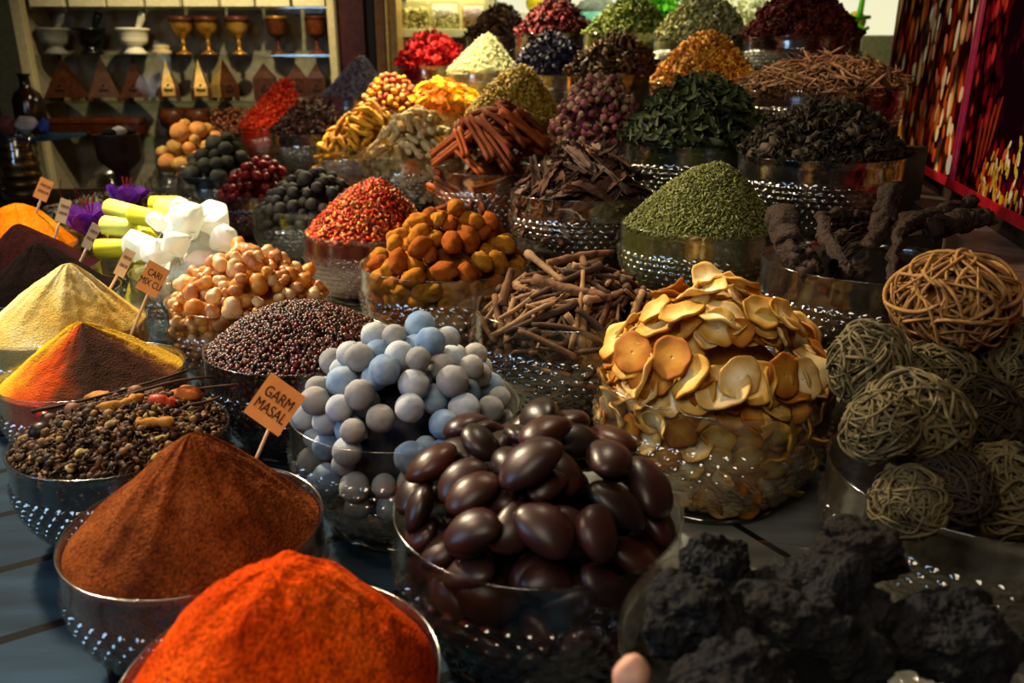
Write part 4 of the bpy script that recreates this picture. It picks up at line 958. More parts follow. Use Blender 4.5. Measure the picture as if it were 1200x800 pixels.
CNT['bark'] = things('bark', 'bark_strip', 'bark', 'bark strip', (.048, .013, .005), 330, lambda m, s: bark_mesh(.075 + .045 * abs(math.sin(s * 1.7)), .017 + .012 * abs(math.sin(s)), m, s, .004, .9), ba_m, ['blackish', 'dark brown', 'grey-brown'], nvar=4, shape='dome', seed=17, corecol=['#150d0a', '#221510'], k=.095, up=.35, maxtilt=.7, lift=4, rmax=.150, wn=34, wabc=(.04, .0130, .007), gap=.9)
st_m = [mat('stick_brown', ['#4a2e1a', '#6c4a30', '#3c2414'], 'noise', rough=.8, scale=50, bump=.6, bscale=110), mat('stick_tan', ['#6c4c30', '#8c6c4c'], 'noise', rough=.8, scale=50, bump=.6, bscale=110), mat('stick_dark', ['#2c1c12', '#463020'], 'noise', rough=.8, scale=50, bump=.6, bscale=110)]
CNT['sticks'] = things('sticks', 'root_stick', 'stick', 'root stick', (.046, .0050, .0050), 420, lambda m, s: stick_mesh(.070 + .045 * abs(math.sin(s * 2.1)), .0030 + .0026 * abs(math.sin(s * 1.3)), m, s, .04, .1), st_m, ['brown', 'tan', 'dark brown'], nvar=6, shape='dome', seed=18, corecol=['#1c120c', '#2c1c12'], k=.06, maxtilt=.9, lift=5, rmax=.150, jit=.22, wn=60, wabc=(.04, .0060, .0075), gap=1.0)
b = B_['sticks']
put(b, 'root_stick', stick_mesh(.150, .0095, st_m[0], 801, .03, .08, 12, 12), -.005, -.075, 'thickest root stick lying across the front of its bowl', 'stick', rz=-.50, ry=.10, z=b.H + .042)
put(b, 'root_stick', stick_mesh(.072, .0085, st_m[0], 803, .05, .08, 12, 9), -.118, -.03, 'thick stub of root standing tilted near the left rim', 'stick', rz=1.2, ry=-.9, z=b.H + .035)
put(b, 'root_stick', stick_mesh(.135, .0075, st_m[0], 805, .06, .1, 10, 11), .02, .05, 'long curved root stick along the back of its bowl', 'stick', rz=.35, ry=-.1, z=b.H + .072)
put(b, 'root_stick', stick_mesh(.125, .0062, st_m[1], 807, .04, .12, 10, 11), -.05, -.005, 'pale root stick slanting down from the top of its pile', 'stick', rz=-.95, ry=.25, z=b.H + .066)
tu_m = [mat('turmeric_yellow', ['#b87c18', '#d8a030'], 'noise', rough=.8, scale=40, bump=.5, bscale=100), mat('turmeric_ochre', ['#986014', '#b88024'], 'noise', rough=.8, scale=40, bump=.5, bscale=100)]
CNT['turmeric'] = things('turmeric', 'turmeric_root', 'root', 'turmeric finger', (.046, .0105, .0095), 170, lambda m, s: finger_mesh(.10, .0095, m, s, lumps=1), tu_m, ['bright yellow', 'ochre'], nvar=4, shape='dome', seed=19, corecol=['#6c4410', '#8c5c18'], k=.06, maxtilt=.8, lift=2.2, rmax=.145, wn=26, wabc=(.04, .0105, .0115))
gi_m = [mat('ginger_pale', ['#c0a468', '#dcc890'], 'noise', rough=.8, scale=40, bump=.5, bscale=100), mat('ginger_tan', ['#a88448', '#c8a468'], 'noise', rough=.8, scale=40, bump=.5, bscale=100)]
CNT['ginger'] = things('ginger', 'ginger_root', 'root', 'ginger piece', (.032, .014, .0115), 190, lambda m, s: finger_mesh(.064, .0115, m, s, 'ginger_root', .9, 3), gi_m, ['pale cream', 'tan'], nvar=4, shape='dome', seed=20, corecol=['#7c6030', '#9c8048'], k=.05, up=.4, maxtilt=.9, lift=1.8, wn=34)
ry_m = [mat('roll_yellow', ['#c0bc1c', '#d8d034'], 'noise', rough=.55, scale=8, bump=.1), mat('roll_lime', ['#c4c840', '#dce070'], 'noise', rough=.55, scale=8, bump=.1)]
def roll_mesh(m, s):
    L_ = .10 + .02 * math.sin(s * 2.3); r = .025
    V, Fs = lathe([(.02 * r, -L_ / 2), (r * .9, -L_ / 2), (r, -L_ / 2 + .003), (r * 1.0, 0), (r, L_ / 2 - .003), (r * .9, L_ / 2), (.02 * r, L_ / 2)], 28)
    return mesh('yellow_cylinder', V[:, [2, 0, 1]], Fs, m)
b = B_['rolls']
core('rolls', 'pebble_bed', ['#8c8420', '#a8a030'], .10, .03, 'dome', 'dull yellow bits under the yellow-green cylinders')
rm = [roll_mesh(ry_m[0], q) for q in range(3)] + [roll_mesh(ry_m[1], q + 5) for q in range(2)]
for q, (px, py, Yy, rz, ry, me, lab) in enumerate((
        (137, 291, 2.00, .15, .0, 0, 'lowest yellow-green cylinder leaning on the left rim of its bowl'),
        (139, 266, 2.03, -.15, .1, 3, 'yellow-green cylinder with its flat end showing, beside the saffron card'),
        (146, 248, 2.14, -.45, .12, 4, 'pale yellow-green cylinder just right of the purple crocus'),
        (178, 256, 2.02, -.20, .14, 1, 'long yellow-green cylinder crossing the middle of its pile'),
        (194, 240, 2.22, -.05, .0, 2, 'topmost yellow-green cylinder lying level at the back'),
        (205, 247, 2.10, -.55, .1, 4, 'pale yellow cylinder half behind the biggest white crystal'),
        (170, 277, 2.06, -.9, .2, 0, 'stubby yellow cylinder low between the others, near the white crystals'),
        (180, 300, 2.03, .6, .2, 1, 'yellow cylinder seen through the glass under the pile'))):
    o = link('yellow_cylinder', rm[me]); o.location = at(px, py, Yy); o.rotation_euler = (0, ry, rz); tag(o, lab, 'cylinder', 'yellow-green cylinders')

# ---- root bundles
b = B_['bundles']
core('bundles', 'root_bundle_mass', ['#1e1a12', '#302a1e'], .10, .03, 'dome')
rb_m = [mat('root_tan', ['#745028', '#946a38', '#5c3c1c'], 'noise', rough=.7, scale=40, bump=.3), mat('root_grey', ['#423822', '#62563a', '#2c2516'], 'noise', rough=.8, scale=40, bump=.3), mat('root_brown', ['#261e15', '#382c20'], 'noise', rough=.8, scale=40, bump=.3)]
put(b, 'root_bundle', root_ball(.073, rb_m[0], 1, 150, .0021, .45), 0, 0, 'largest root ball, tan strands woven like a basket', 'root bundle', z=0).location = at(1116, 352, .93)
GB = [root_ball(.056, rb_m[1], 11, 170, .0017, .7), root_ball(.056, rb_m[1], 12, 160, .0018, .8, True), root_ball(.056, rb_m[2], 13, 160, .0017, .7)]
for px, py, Yy, r_, q, lab in ((1018, 428, .88, .055, 0, 'grey-brown stringy root ball beside the golden slices'), (1075, 492, .80, .060, 1, 'pale grey root ball in the middle of the bundles'),
        (1092, 440, .90, .050, 1, 'grey root ball just under the big tan one'), (1185, 425, .93, .062, 0, 'grey root ball at the right edge of the photo below the posters'),
        (1030, 500, .76, .042, 1, 'small pale root tuft at the left rim of its bowl'), (1150, 490, .86, .052, 2, 'dark brown root ball behind the frontmost right one'),
        (1180, 575, .76, .056, 1, 'frontmost grey root ball at the right edge of its bowl'), (1110, 570, .74, .046, 2, 'brown root ball low in the bowl behind the front glass'),
        (1065, 590, .72, .040, 1, 'grey root ball seen through the glass above the lava rocks')):
    o = link('root_bundle', GB[q]); o.location = at(px, py, Yy); s = r_ / .056; o.scale = (s, s, s * 1.02); o.rotation_euler = (px * .7 % 6, py * .3 % 6, px % 6); tag(o, lab, 'root bundle')

# ---- lava rocks
b = B_['lava']
M_lava = mat('lava', ['#030303', '#0a0a0b', '#141416'], 'noise', rough=.8, scale=40, bump=1.0, bscale=160, spec=.2, bdist=.008)
M_lavab = mat('lava_brown', ['#0c0806', '#18120e'], 'noise', rough=.9, scale=40, bump=1.0, bscale=220, spec=.2, bdist=.004)
for px, py, Yy, abc, sd, m, lab in ((935, 745, .545, (.072, .055, .062), 3, M_lava, 'largest pitted black rock, topmost in the front right bowl'), (815, 726, .50, (.038, .032, .032), 5, M_lava, 'black rock at the left rim of the front right bowl'),
        (838, 676, .575, (.030, .026, .036), 7, M_lava, 'upright black rock behind the left one'), (1005, 640, .60, (.036, .030, .026), 9, M_lavab, 'brown-tinged rock at the back of the front right bowl'),
        (1115, 745, .53, (.048, .040, .034), 11, M_lava, 'black rock at the right of the front right bowl'), (862, 800, .45, (.040, .032, .032), 13, M_lava, 'black rock lowest in the front of its bowl')):
    o = link('lava_rock', lava_mesh(abc, m, sd)); o.location = at(px, py, Yy); tag(o, lab, 'rock')
o = link('tan_root', blob((.012, .009, .016), mat('pink_nut', ['#b4846c', '#cca088'], 'noise', rough=.6, bump=.3), 4, .15, 1.5, name='tan_root')); o.location = at(741, 793, .405); tag(o, 'small pinkish tan lump in the left front of the black rocks', 'nut')

core('lava', 'rock_mass', ['#040404', '#0c0c0c'], .075, .012, 'dome')

# ---- gnarled roots
b = B_['roots']
core('roots', 'root_mass', ['#0e0a08', '#1c1410'], .06, .02, 'dome')
M_gn = mat('gnarled_root', ['#120c09', '#30221a', '#1c140f'], 'noise', rough=.85, scale=60, bump=1.0, bscale=160, bdist=.005)
def gnarl(P, r, seed):
    rng = np.random.default_rng(seed); P = np.array(P, float); k = 26; t = np.linspace(0, len(P) - 1, k)
    Q = np.stack([np.interp(t, np.arange(len(P)), P[:, i]) for i in range(3)], 1)
    for _ in range(2): Q[1:-1] = (Q[:-2] + Q[1:-1] * 2 + Q[2:]) / 4
    Q += rng.normal(size=Q.shape) * .0018
    rn = rng.normal(size=k); rn = np.convolve(rn, np.ones(7) / 7, 'same'); V, Fs = tube(Q, r * (1 + .22 * rn).clip(.7, 1.4) * np.interp(t, [0, 1, len(P) - 1], [1.15, 1, .75]), 20, .07)
    d = nz(V, 45, seed, 3) * .0065; c = np.repeat(Q, 20, 0); ang_ = np.tile(np.arange(20), k) * 2 * np.pi / 20; d = d * .8 + .0016 * np.sin(5 * ang_ + 2 * np.sin(np.repeat(t, 20) * 3)) * (r / .016); n_ = V - c; n_ /= np.linalg.norm(n_, axis=1)[:, None] + 1e-9
    return V + n_ * d[:, None], Fs
for name_, pts, r_, lab in (
    ('gnarled_root', [(1045, 215, 1.30), (1035, 260, 1.27), (1015, 300, 1.22), (1005, 325, 1.18)], .016, 'thick upright root with fibres, tallest in its bowl'),
    ('gnarled_root', [(965, 258, 1.25), (970, 285, 1.18), (988, 305, 1.12), (1000, 320, 1.10)], .010, 'crooked root running down to the front rim'),
    ('gnarled_root', [(915, 255, 1.30), (925, 290, 1.22), (945, 310, 1.18), (952, 322, 1.15)], .021, 'bulky root lump at the left rim, near the green seeds'),
    ('gnarled_root', [(960, 255, 1.34), (990, 250, 1.36), (1020, 252, 1.36)], .009, 'thin root lying along the back rim'),
    ('gnarled_root', [(1075, 255, 1.25), (1055, 270, 1.2), (1045, 310, 1.14), (1042, 335, 1.1)], .009, 'bent root hooked down beside the tan root ball'),
    ('gnarled_root', [(1060, 262, 1.3), (1105, 250, 1.35), (1140, 235, 1.38)], .014, 'root reaching right toward the posters'),
    ('gnarled_root', [(1090, 270, 1.28), (1130, 258, 1.3), (1162, 255, 1.3)], .016, 'thick root end resting at the right rim'),
    ('gnarled_root', [(975, 280, 1.28), (990, 278, 1.28), (1003, 280, 1.28)], .010, 'short pale root stub in the middle of the bowl')):
    mb = MB(); V, Fs = gnarl([at(*p) for p in pts], r_, len(lab)); c = V.mean(0); mb.add(V - c, Fs)
    if 'fibres' in lab:
        for q in range(7):
            p0 = np.array(at(1012 - q * 2, 262 + q * 8, 1.24 - q * .006)); p1 = p0 + np.array([-.035, -.01, -.02 - q * .002]); V, Fs = tube([p0 - c, (p0 + p1) / 2 - c + [0, 0, .006], p1 - c], .0018, 5); mb.add(V, Fs)
    V, Fs = mb.get(); o = mk(name_, V, Fs, M_gn); o.location = c; tag(o, lab, 'root')

# ---- saffron bowl
b = B_['saffron']
stuff('saffron', 'saffron_bed', 'bed of cream petals and dark red saffron threads', ['#a89a68', '#c4b888'], ['#4a1008', '#2a0c08', '#c8bc8c', '#d8d0a8', '#b0a070', '#38100a'], [g_rice(1, .05), g_rice(1, .3)], .015, 2200, 'flat', seed=44, spread=.8, loose=.6)
M_pet = mat('crocus_petal', ['#7428a8', '#a050d8', '#8434c0'], 'noise', rough=.6, scale=30, bump=0, trans=.35)
M_stig = mat('saffron_thread', ['#5c0c04', '#8c1c08'], 'noise', rough=.6)
def crocus(loc, r, lean, label, npet=7, sd=1):
    root = empty('crocus_flower', loc); root.rotation_euler = lean; tag(root, label, 'flower'); rng = np.random.default_rng(sd)
    for a in range(npet):
        t = 2 * math.pi * a / npet + rng.normal() * .1; u = np.linspace(0, 1, 8); rad = r * (.12 + .75 * u ** 1.1) * rng.uniform(.7, 1.05); z = r * 1.25 * u * (1 - .25 * u) * rng.uniform(.85, 1.1)
        wd = r * .46 * np.sin(np.pi * (u * .88 + .06)) ** .8; c, s = math.cos(t), math.sin(t); V = []
        for th_ in (.0, .0022):
            for uu, rr_, zz, ww in zip(u, rad, z, wd):
                for v in (-1, -.5, 0, .5, 1): R2 = rr_ - th_ - .22 * ww * v * v * -1; V.append((R2 * c - v * ww * s, R2 * s + v * ww * c, zz))
        Fq = []
        for s_ in (0, 40):
            for i in range(7):
                for j in range(4): q = s_ + i * 5 + j; f = (q, q + 1, q + 6, q + 5); Fq.append(f if s_ == 0 else f[::-1])
        mk('petal', np.array(V), [np.array(Fq)], M_pet, root)
    for a in range(3):
        V, Fs = tube([(0, 0, 0), (.004 * (a - 1), .002, r * .7), (.016 * (a - 1), .006, r * 1.25)], [.0016, .0016, .0032], 6); mk('stigma', V, Fs, M_stig, root)
crocus(at(112, 276, 2.28), .088, (.12, -.05, .3), 'large purple crocus at the front of the saffron bowl', 8, 1)
crocus(at(146, 243, 2.38), .072, (.1, .25, 1.1), 'smaller purple crocus open toward the right, behind the cylinders', 6, 2)
rng_ = random.Random(8)
for q in range(26):
    x = rng_.uniform(-.19, .06); y = rng_.uniform(-.12, .16); L_ = rng_.uniform(.06, .12)
    if math.hypot(x, y) > .19: continue
    o = link('saffron_thread', stick_mesh(L_, .0014, M_stig if q % 3 else M_twig, 300 + q, .08, .1, 5, 6)); o.location = b.c + Vector((x, y, b.H * .85 + .03 + L_ * .25)); o.rotation_euler = (rng_.uniform(-.4, .4), -1.1 + rng_.uniform(-.5, .5), rng_.uniform(0, 6))
    tag(o, 'thin dark red thread sticking up ' + ('left of' if x < -.08 else 'behind') + ' the large purple crocus', 'saffron thread', 'dark threads standing in the saffron bowl')

# ------------------------------------------------------------------ name cards on sticks
M_cardo = mat('card_orange', ['#c87a34', '#dc9048'], 'noise', rough=.8, scale=20, bump=.1)
M_cardp = mat('card_pale', ['#b89468', '#ccaa7c'], 'noise', rough=.8, scale=20, bump=.1)
M_wood = mat('stake_wood', ['#b89878', '#d0b494'], 'noise', rough=.8, scale=60, bump=.2)
M_ink = plain('card_ink', '#20130c', .8)
def name_card(center, wpx, hpx, ang, Y, base, label, lines, m, size=None):
    """card facing the shopper, tilted by ang (clockwise), on a thin stake"""
    c = at(center[0], center[1], Y); sc = (Vector(c) - Vector((0, 0, CZ))).dot(Vector((0, cP, -sP))) / F_PX
    root = empty('name_card', at(base[0], base[1], Y)); tag(root, label, 'name card')
    Mx = Matrix.Rotation(math.pi / 2 - PITCH * .8, 4, 'X') @ Matrix.Rotation(-ang, 4, 'Z')
    W, Hh = wpx * sc, hpx * sc; off = Vector(c) - root.location
    mb = MB(); mb.box((-W / 2, -Hh / 2, -.0006), (W / 2, Hh / 2, .0006)); cardo = mb.build('card', m, root); cardo.matrix_local = Matrix.Translation(off) @ Mx
    up = Mx.to_3x3() @ Vector((0, 1, 0)); e = off + up * Hh * .40 + Mx.to_3x3() @ Vector((0, 0, -.0025)); st = -(off.normalized()) * .02
    V, Fs = tube([tuple(st), (0, 0, 0), tuple(e)], .0022 * (.6 + .4 * Y), 8); mk('stake', V, Fs, M_wood, root)
    if size:
        for i, tx in enumerate(lines):
            cu = bpy.data.curves.new('lettering', 'FONT'); cu.body = tx; cu.size = size * Hh; cu.align_x = 'CENTER'; cu.align_y = 'CENTER'; cu.extrude = .0002; cu.offset = 0; cu.materials.append(M_ink); cu.space_character = 1.0
            cu.body = tx; t = bpy.data.objects.new('lettering', cu); COL.objects.link(t); bpy.context.view_layer.update(); me_ = bpy.data.meshes.new_from_object(t.evaluated_get(bpy.context.evaluated_depsgraph_get())); bpy.data.objects.remove(t); bpy.data.curves.remove(cu)
            t = link('lettering', me_, cardo); t.location = (0, Hh * (.16 - .32 * i), .0011); t.scale = (.80, 1.15, 1)
    else:
        for i in range(lines):      # writing too small to read: worn dark smudges
            mb = MB(); x = -W * .32; q = 0
            while x < W * .3:
                ww = W * (.05 + .04 * ((q * 7 + i * 3) % 3)); mb.box((x, Hh * (.2 - .3 * i) - Hh * .06, .0006), (x + ww, Hh * (.2 - .3 * i) + Hh * .06, .0010)); x += ww + W * .04; q += 1
            mb.build('faded_print', plain('faded_ink', '#6c5038', .9), cardo)
    return root
name_card((322, 474), 50, 57, math.radians(36), .815, (297, 545), 'tilted orange card reading GARM MASAL stuck in the brown powder', ['GARM', 'MASAL'], M_cardo, .30)
name_card((179, 327), 27, 37, math.radians(28), 1.345, (156, 386), 'orange card reading CARI MIX stuck in the pale yellow powder', ['CARI', 'MIX CU'], M_cardo, .27)
name_card((146, 308), 13, 34, math.radians(28), 1.56, (129, 338), 'narrow pale card in front of the white crystals', 2, M_cardp)
name_card((107, 277), 12, 31, math.radians(28), 1.80, (93, 309), 'narrow tan card in front of the large crocus', 2, M_cardp)
name_card((74, 247), 13, 28, math.radians(18), 2.05, (63, 282), 'small pinkish card stuck at the right of the orange powder', 2, M_cardp)
name_card((51, 222), 17, 25, math.radians(25), 2.13, (40, 256), 'small orange-brown card stuck behind the orange powder peak', 2, M_cardo)

# ------------------------------------------------------------------ room and back of the shop
def box_obj(name, lo, hi, m, parent=None, bev=0, kind=None, label=None, cat=None, group=None):
    lo = Vector(lo); hi = Vector(hi); c = (lo + hi) / 2
    mb = MB(); mb.box(tuple(lo - c), tuple(hi - c)); o = mb.build(name, m, parent); o.location = c
    if parent is not None: o.location = c - parent.location
    if bev: bevel(o, bev)
    tag(o, label, cat, group, kind); return o
box_obj('wall_back', (-4.5, 7.0, 0), (4.6, 7.12, 3.3), mat('back_plaster', ['#8c8464', '#a49c78'], 'noise', rough=.8), kind='structure')
box_obj('wall_left', (-4.5, -1.0, 0), (-4.38, 7.0, 3.3), M_dark, kind='structure')
box_obj('ceiling', (-4.5, -1.0, 3.3), (4.6, 7.12, 3.4), M_dark, kind='structure')
# right wall, running obliquely beside the display
WA, WD = .60, Vector((.286, .958, 0)).normalized()
def wp(Y, z, off=0):
    n_ = Vector((-WD.y, WD.x, 0)); return Vector((WA + .299 * Y, Y, z)) + n_ * off
zP = CZ - .297
def wall_slab(name, Y0, Y1, z0, z1, o0, o1, m, parent=None):
    o_ = wp(Y0, z0, 0); V = [wp(Y, z, o) - o_ for Y in (Y0, Y1) for z in (z0, z1) for o in (o0, o1)]
    ob = mk(name, [tuple(v) for v in V], [[(0, 1, 3, 2), (4, 6, 7, 5), (0, 4, 5, 1), (2, 3, 7, 6), (0, 2, 6, 4), (1, 5, 7, 3)]], m, parent, smooth=False)
    bm = bmesh.new(); bm.from_mesh(ob.data); bmesh.ops.recalc_face_normals(bm, faces=bm.faces); bm.to_mesh(ob.data); bm.free()
    ob.location = o_ if parent is None else (o_ - parent.location); return ob
wr = wall_slab('wall_right', -1.0, 3.85, .02, 3.28, -.12, -.002, mat('side_wall', ['#241812', '#34241a'], 'noise', rough=.7)); wr['kind'] = 'structure'
lg = wall_slab('trim_1', -.2, 4.4, zP - .16, zP - .05, 0, .10, mat('ledge_board', ['#4a3a34', '#64504a'], 'noise', rough=.5)); lg['kind'] = 'structure'

def poster_mat(name, stops, sc, dark, zfade, seed, stretch=(1, 1, 1), pale=None):
    m = bpy.data.materials.new(name); m.use_nodes = True; nt = m.node_tree; N = nt.nodes; L = nt.links; bs = N['Principled BSDF']; bs.inputs['Roughness'].default_value = .6; bs.inputs['Specular IOR Level'].default_value = .0
    tc = N.new('ShaderNodeTexCoord'); mp = N.new('ShaderNodeMapping'); mp.inputs['Rotation'].default_value = (0, 0, -math.atan2(WD.y, WD.x)); mp.inputs['Location'].default_value = (seed, 0, 0); L.new(tc.outputs['Object'], mp.inputs[0])
    fl_ = N.new('ShaderNodeVectorMath'); fl_.operation = 'MULTIPLY'; fl_.inputs[1].default_value = (stretch[0], 0, stretch[2]); L.new(mp.outputs[0], fl_.inputs[0])
    v = N.new('ShaderNodeTexVoronoi'); v.feature = 'F1'; v.inputs['Scale'].default_value = sc; L.new(fl_.outputs[0], v.inputs['Vector'])
    sepc = N.new('ShaderNodeSeparateColor'); L.new(v.outputs['Color'], sepc.inputs[0])
    r = ramp(nt, stops, 'CONSTANT'); L.new(sepc.outputs[0], r.inputs[0])
    r2 = ramp(nt, [(.35, '#ffffff'), (.62, '#050202')]); L.new(v.outputs['Distance'], r2.inputs[0])
    mx = N.new('ShaderNodeMix'); mx.data_type = 'RGBA'; mx.blend_type = 'MULTIPLY'; mx.inputs[0].default_value = .95; L.new(r.outputs[0], mx.inputs[6]); L.new(r2.outputs[0], mx.inputs[7])
    no = N.new('ShaderNodeTexNoise'); no.inputs['Scale'].default_value = 3.2; no.inputs['Detail'].default_value = 2; L.new(fl_.outputs[0], no.inputs['Vector'])
    r3 = ramp(nt, [(.36, '#000000'), (.46, '#ffffff')]); L.new(no.outputs['Fac'], r3.inputs[0])
    m2 = N.new('ShaderNodeMix'); m2.data_type = 'RGBA'; L.new(r3.outputs[0], m2.inputs[0]); m2.inputs[6].default_value = lin(dark); L.new(mx.outputs[2], m2.inputs[7])
    out = m2.outputs[2]
    if pale:      # printed pale field in the picture
        sp = N.new('ShaderNodeSeparateXYZ'); L.new(mp.outputs[0], sp.inputs[0]); a = N.new('ShaderNodeMath'); a.operation = 'MULTIPLY_ADD'; L.new(sp.outputs[2], a.inputs[0]); a.inputs[1].default_value = pale[2]; L.new(sp.outputs[0], a.inputs[2])
        mr = N.new('ShaderNodeMapRange'); mr.inputs[1].default_value = pale[1]; mr.inputs[2].default_value = pale[1] + .06; L.new(a.outputs[0], mr.inputs[0])
        m3 = N.new('ShaderNodeMix'); m3.data_type = 'RGBA'; L.new(mr.outputs[0], m3.inputs[0]); L.new(out, m3.inputs[6]); m3.inputs[7].default_value = lin(pale[0]); out = m3.outputs[2]
    L.new(out, bs.inputs['Base Color']); return m
PM1 = poster_mat('nut_picture', [(0, '#a83c10'), (.2, '#7c1c0c'), (.35, '#d07828'), (.5, '#c04c18'), (.62, '#e8c490'), (.72, '#8c2a10'), (.85, '#d8a060')], 15, '#160604', 0, .3, (1.0, 1, .72), ('#dcae60', 2.0, .55))
PM2 = poster_mat('fruit_picture', [(0, '#5c0a14'), (.3, '#7c1018'), (.5, '#3c060c'), (.7, '#8c1a1c'), (.86, '#a82c20')], 26, '#14030a', 0, .9, (1, 1, .8))
M_pink = mat('poster_frame_pink', ['#8c1c3c', '#a82c4c'], 'noise', rough=.4)
M_redf = mat('poster_frame_red', ['#98101c', '#b01c28'], 'noise', rough=.4)
def poster(Y0, Y1, m, label):
    o = wall_slab('wall_poster', Y0, Y1, zP + .02, 2.75, 0, .012, m); tag(o, label, 'poster')
    for nm, a in (('frame_bottom', (Y0 - .012, Y1 + .012, zP - .005, zP + .02)), ('frame_side', (Y0 - .012, Y0, zP + .02, 2.75)), ('frame_side', (Y1, Y1 + .012, zP + .02, 2.75))):
        wall_slab(nm, *a, 0, .018, M_redf if 'bottom' in nm else M_pink, o)
    return o
p1 = poster(2.33, 3.75, PM1, 'tall picture panel of almonds and nuts in a clay bowl, farther one')
p2 = poster(.55, 2.28, PM2, 'dark red fruit picture panel with yellow pods, nearer one')
# printed shapes of the two pictures (thin print relief lying on the panel)
M_pr = {k: plain('print_' + k, c, .4) for k, c in dict(cream='#e4cfa4', orange='#c8541c', clay='#a8481c', yellow='#c8a028', rust='#8c2c14', grey='#b8b8b0').items()}
def print_ellipses(parent, name, items, th=.0135):
    by = {}
    for Y, z, a, b_, rot, c in items:
        t = np.arange(18) / 18 * 2 * np.pi; du = a * np.cos(t) * math.cos(rot) - b_ * np.sin(t) * math.sin(rot); dz = a * np.cos(t) * math.sin(rot) + b_ * np.sin(t) * math.cos(rot)
        V = [wp(Y + u * WD.y, z + w_, o) for o in (.0125, th) for u, w_ in zip(du, dz)]
        V = np.array([tuple(v - parent.location) for v in V]); i = np.arange(18); j = (i + 1) % 18
        by.setdefault(c, MB()).add(V, [np.stack([i, j, j + 18, i + 18], 1), i[::-1][None], (i + 18)[None]])
    for c, mb in by.items(): mb.build(name, M_pr[c], parent)['kind'] = 'stuff'
rp_ = random.Random(4); it = []
for q in range(70):
    Y = rp_.uniform(2.36, 3.0); z = rp_.uniform(zP + .06, zP + .85)
    it.append((Y, z, rp_.uniform(.010, .022), rp_.uniform(.02, .036), rp_.uniform(-.5, .5), rp_.choice(['cream', 'orange', 'rust', 'orange', 'clay'])))
it += [(2.45, zP + .16, .018, .030, .1, 'cream'), (2.50, zP + .22, .016, .036, -.2, 'cream'), (2.60, zP + .13, .022, .026, .2, 'cream'), (2.62, zP + .3, .018, .034, 0, 'cream'), (2.55, zP + .42, .02, .045, .1, 'cream')]
print_ellipses(p1, 'printed_nuts', it)
print_ellipses(p1, 'printed_corner', [(2.375, zP + .055, .035, .03, 0, 'grey')], .013)
it = []
for q in range(170):
    Y = rp_.uniform(1.35, 2.02); f = (2.05 - Y) / .7; z = zP + .03 + rp_.random() ** 1.6 * (.06 + .30 * f)
    it.append((Y, z, rp_.uniform(.004, .008), rp_.uniform(.010, .020), rp_.uniform(-.7, .7), rp_.choice(['yellow', 'cream', 'orange', 'yellow'])))
print_ellipses(p2, 'printed_grain', it)
it = [(1.62 + .03 * math.sin(q * 2), zP + .10 + q * .045, .010, .032, .2 * math.sin(q), 'yellow') for q in range(8)] + [(2.10 - .04 * q, zP + .13 + .02 * q, .008, .07, .1 * q, 'rust') for q in range(4)]
print_ellipses(p2, 'printed_pods', it, .0145)

# --- left cabinet with glass shelves
YF, YB = 5.30, 5.68
zc = lambda py: at(300, py, YF + .12).z
M_frame = mat('cream_frame', ['#b8a878', '#cdbd8c'], 'noise', rough=.5, bump=.05)
M_cback = mat('cabinet_back', ['#8c7e68', '#a4967c'], 'noise', rough=.8, bump=.1)
xl, xr = at(38, 60, YF).x, at(392, 100, YF).x
cab = empty('display_cabinet', ((xl + xr) / 2, YF, .01)); tag(cab, 'tall cream-framed cabinet with glass shelves of mortars, goblets and incense boxes', 'cabinet')
box_obj('side_post', (xl - .07, YF - .04, .01), (xl, YF + .02, 3.2), M_frame, cab, .006); box_obj('side_post', (xr - .01, YF - .04, .01), (xr + .035, YF + .02, 3.2), M_frame, cab, .006)
box_obj('back_panel', (xl - .07, YB, .01), (xr + .035, YB + .03, 3.2), M_cback, cab); box_obj('side_panel', (xl - .07, YF + .02, .01), (xl - .05, YB, 3.2), M_cback, cab); box_obj('side_panel', (xr + .015, YF + .02, .01), (xr + .035, YB, 3.2), M_cback, cab)
SH = {}
for k, py in (('top', 9), ('one', 64), ('two', 118), ('three', 158)):
    z = zc(py); SH[k] = z; box_obj('glass_shelf', (xl - .045, YF + .03, z - .014), (xr + .01, YB - .005, z), SHELFG, cab, .002)
zctr = zc(236); SH['floor'] = zctr; box_obj('cabinet_counter', (xl - .045, YF + .03, zctr - .05), (xr + .01, YB - .005, zctr), mat('counter_board', ['#8c8468', '#a89c7c'], 'noise', rough=.5), cab)
M_lab = mat('tin_cream', ['#c8bc90', '#dcd0a4'], 'noise', rough=.5)
M_line = plain('box_edge', '#5c4c34', .7)
for q, (a, b2) in enumerate(((36, 76), (82, 124), (127, 168), (172, 211), (216, 256), (260, 298), (301, 340), (344, 381))):
    x0, x1 = at(a, 4, YF + .08).x, at(b2, 4, YF + .08).x
    o = box_obj('cream_box', (x0, YF + .06, SH['top'] + .001), (x1, YF + .2, SH['top'] + .13), M_lab, None, .004, None, f'cream box on the top glass shelf, {["leftmost", "second from the left", "third from the left", "fourth from the left", "fourth from the right", "third from the right", "second from the right", "rightmost"][q]}', 'box', 'cream boxes on the top shelf')
    box_obj('lid_line', (x0 + .01, YF + .057, SH['top'] + .085), (x1 - .01, YF + .0605, SH['top'] + .092), M_line, o).location = Vector((0, -.0715, .02))
def turned(name, prof, m, px, sh, scale, label, cat, Yo=.15, extra=None, n=28, group=None):
    V, Fs = lathe(prof, n); V = V * ([.8, .8, 1] if name == 'goblet' else [1, 1, 1]); o = mk(name, V * scale, Fs, m); o.location = (at(px, 60, YF + Yo).x, YF + Yo, SH[sh] + .001) if isinstance(sh, str) else (at(px, 60, YF + Yo).x, YF + Yo, sh)
    tag(o, label, cat, group); return o
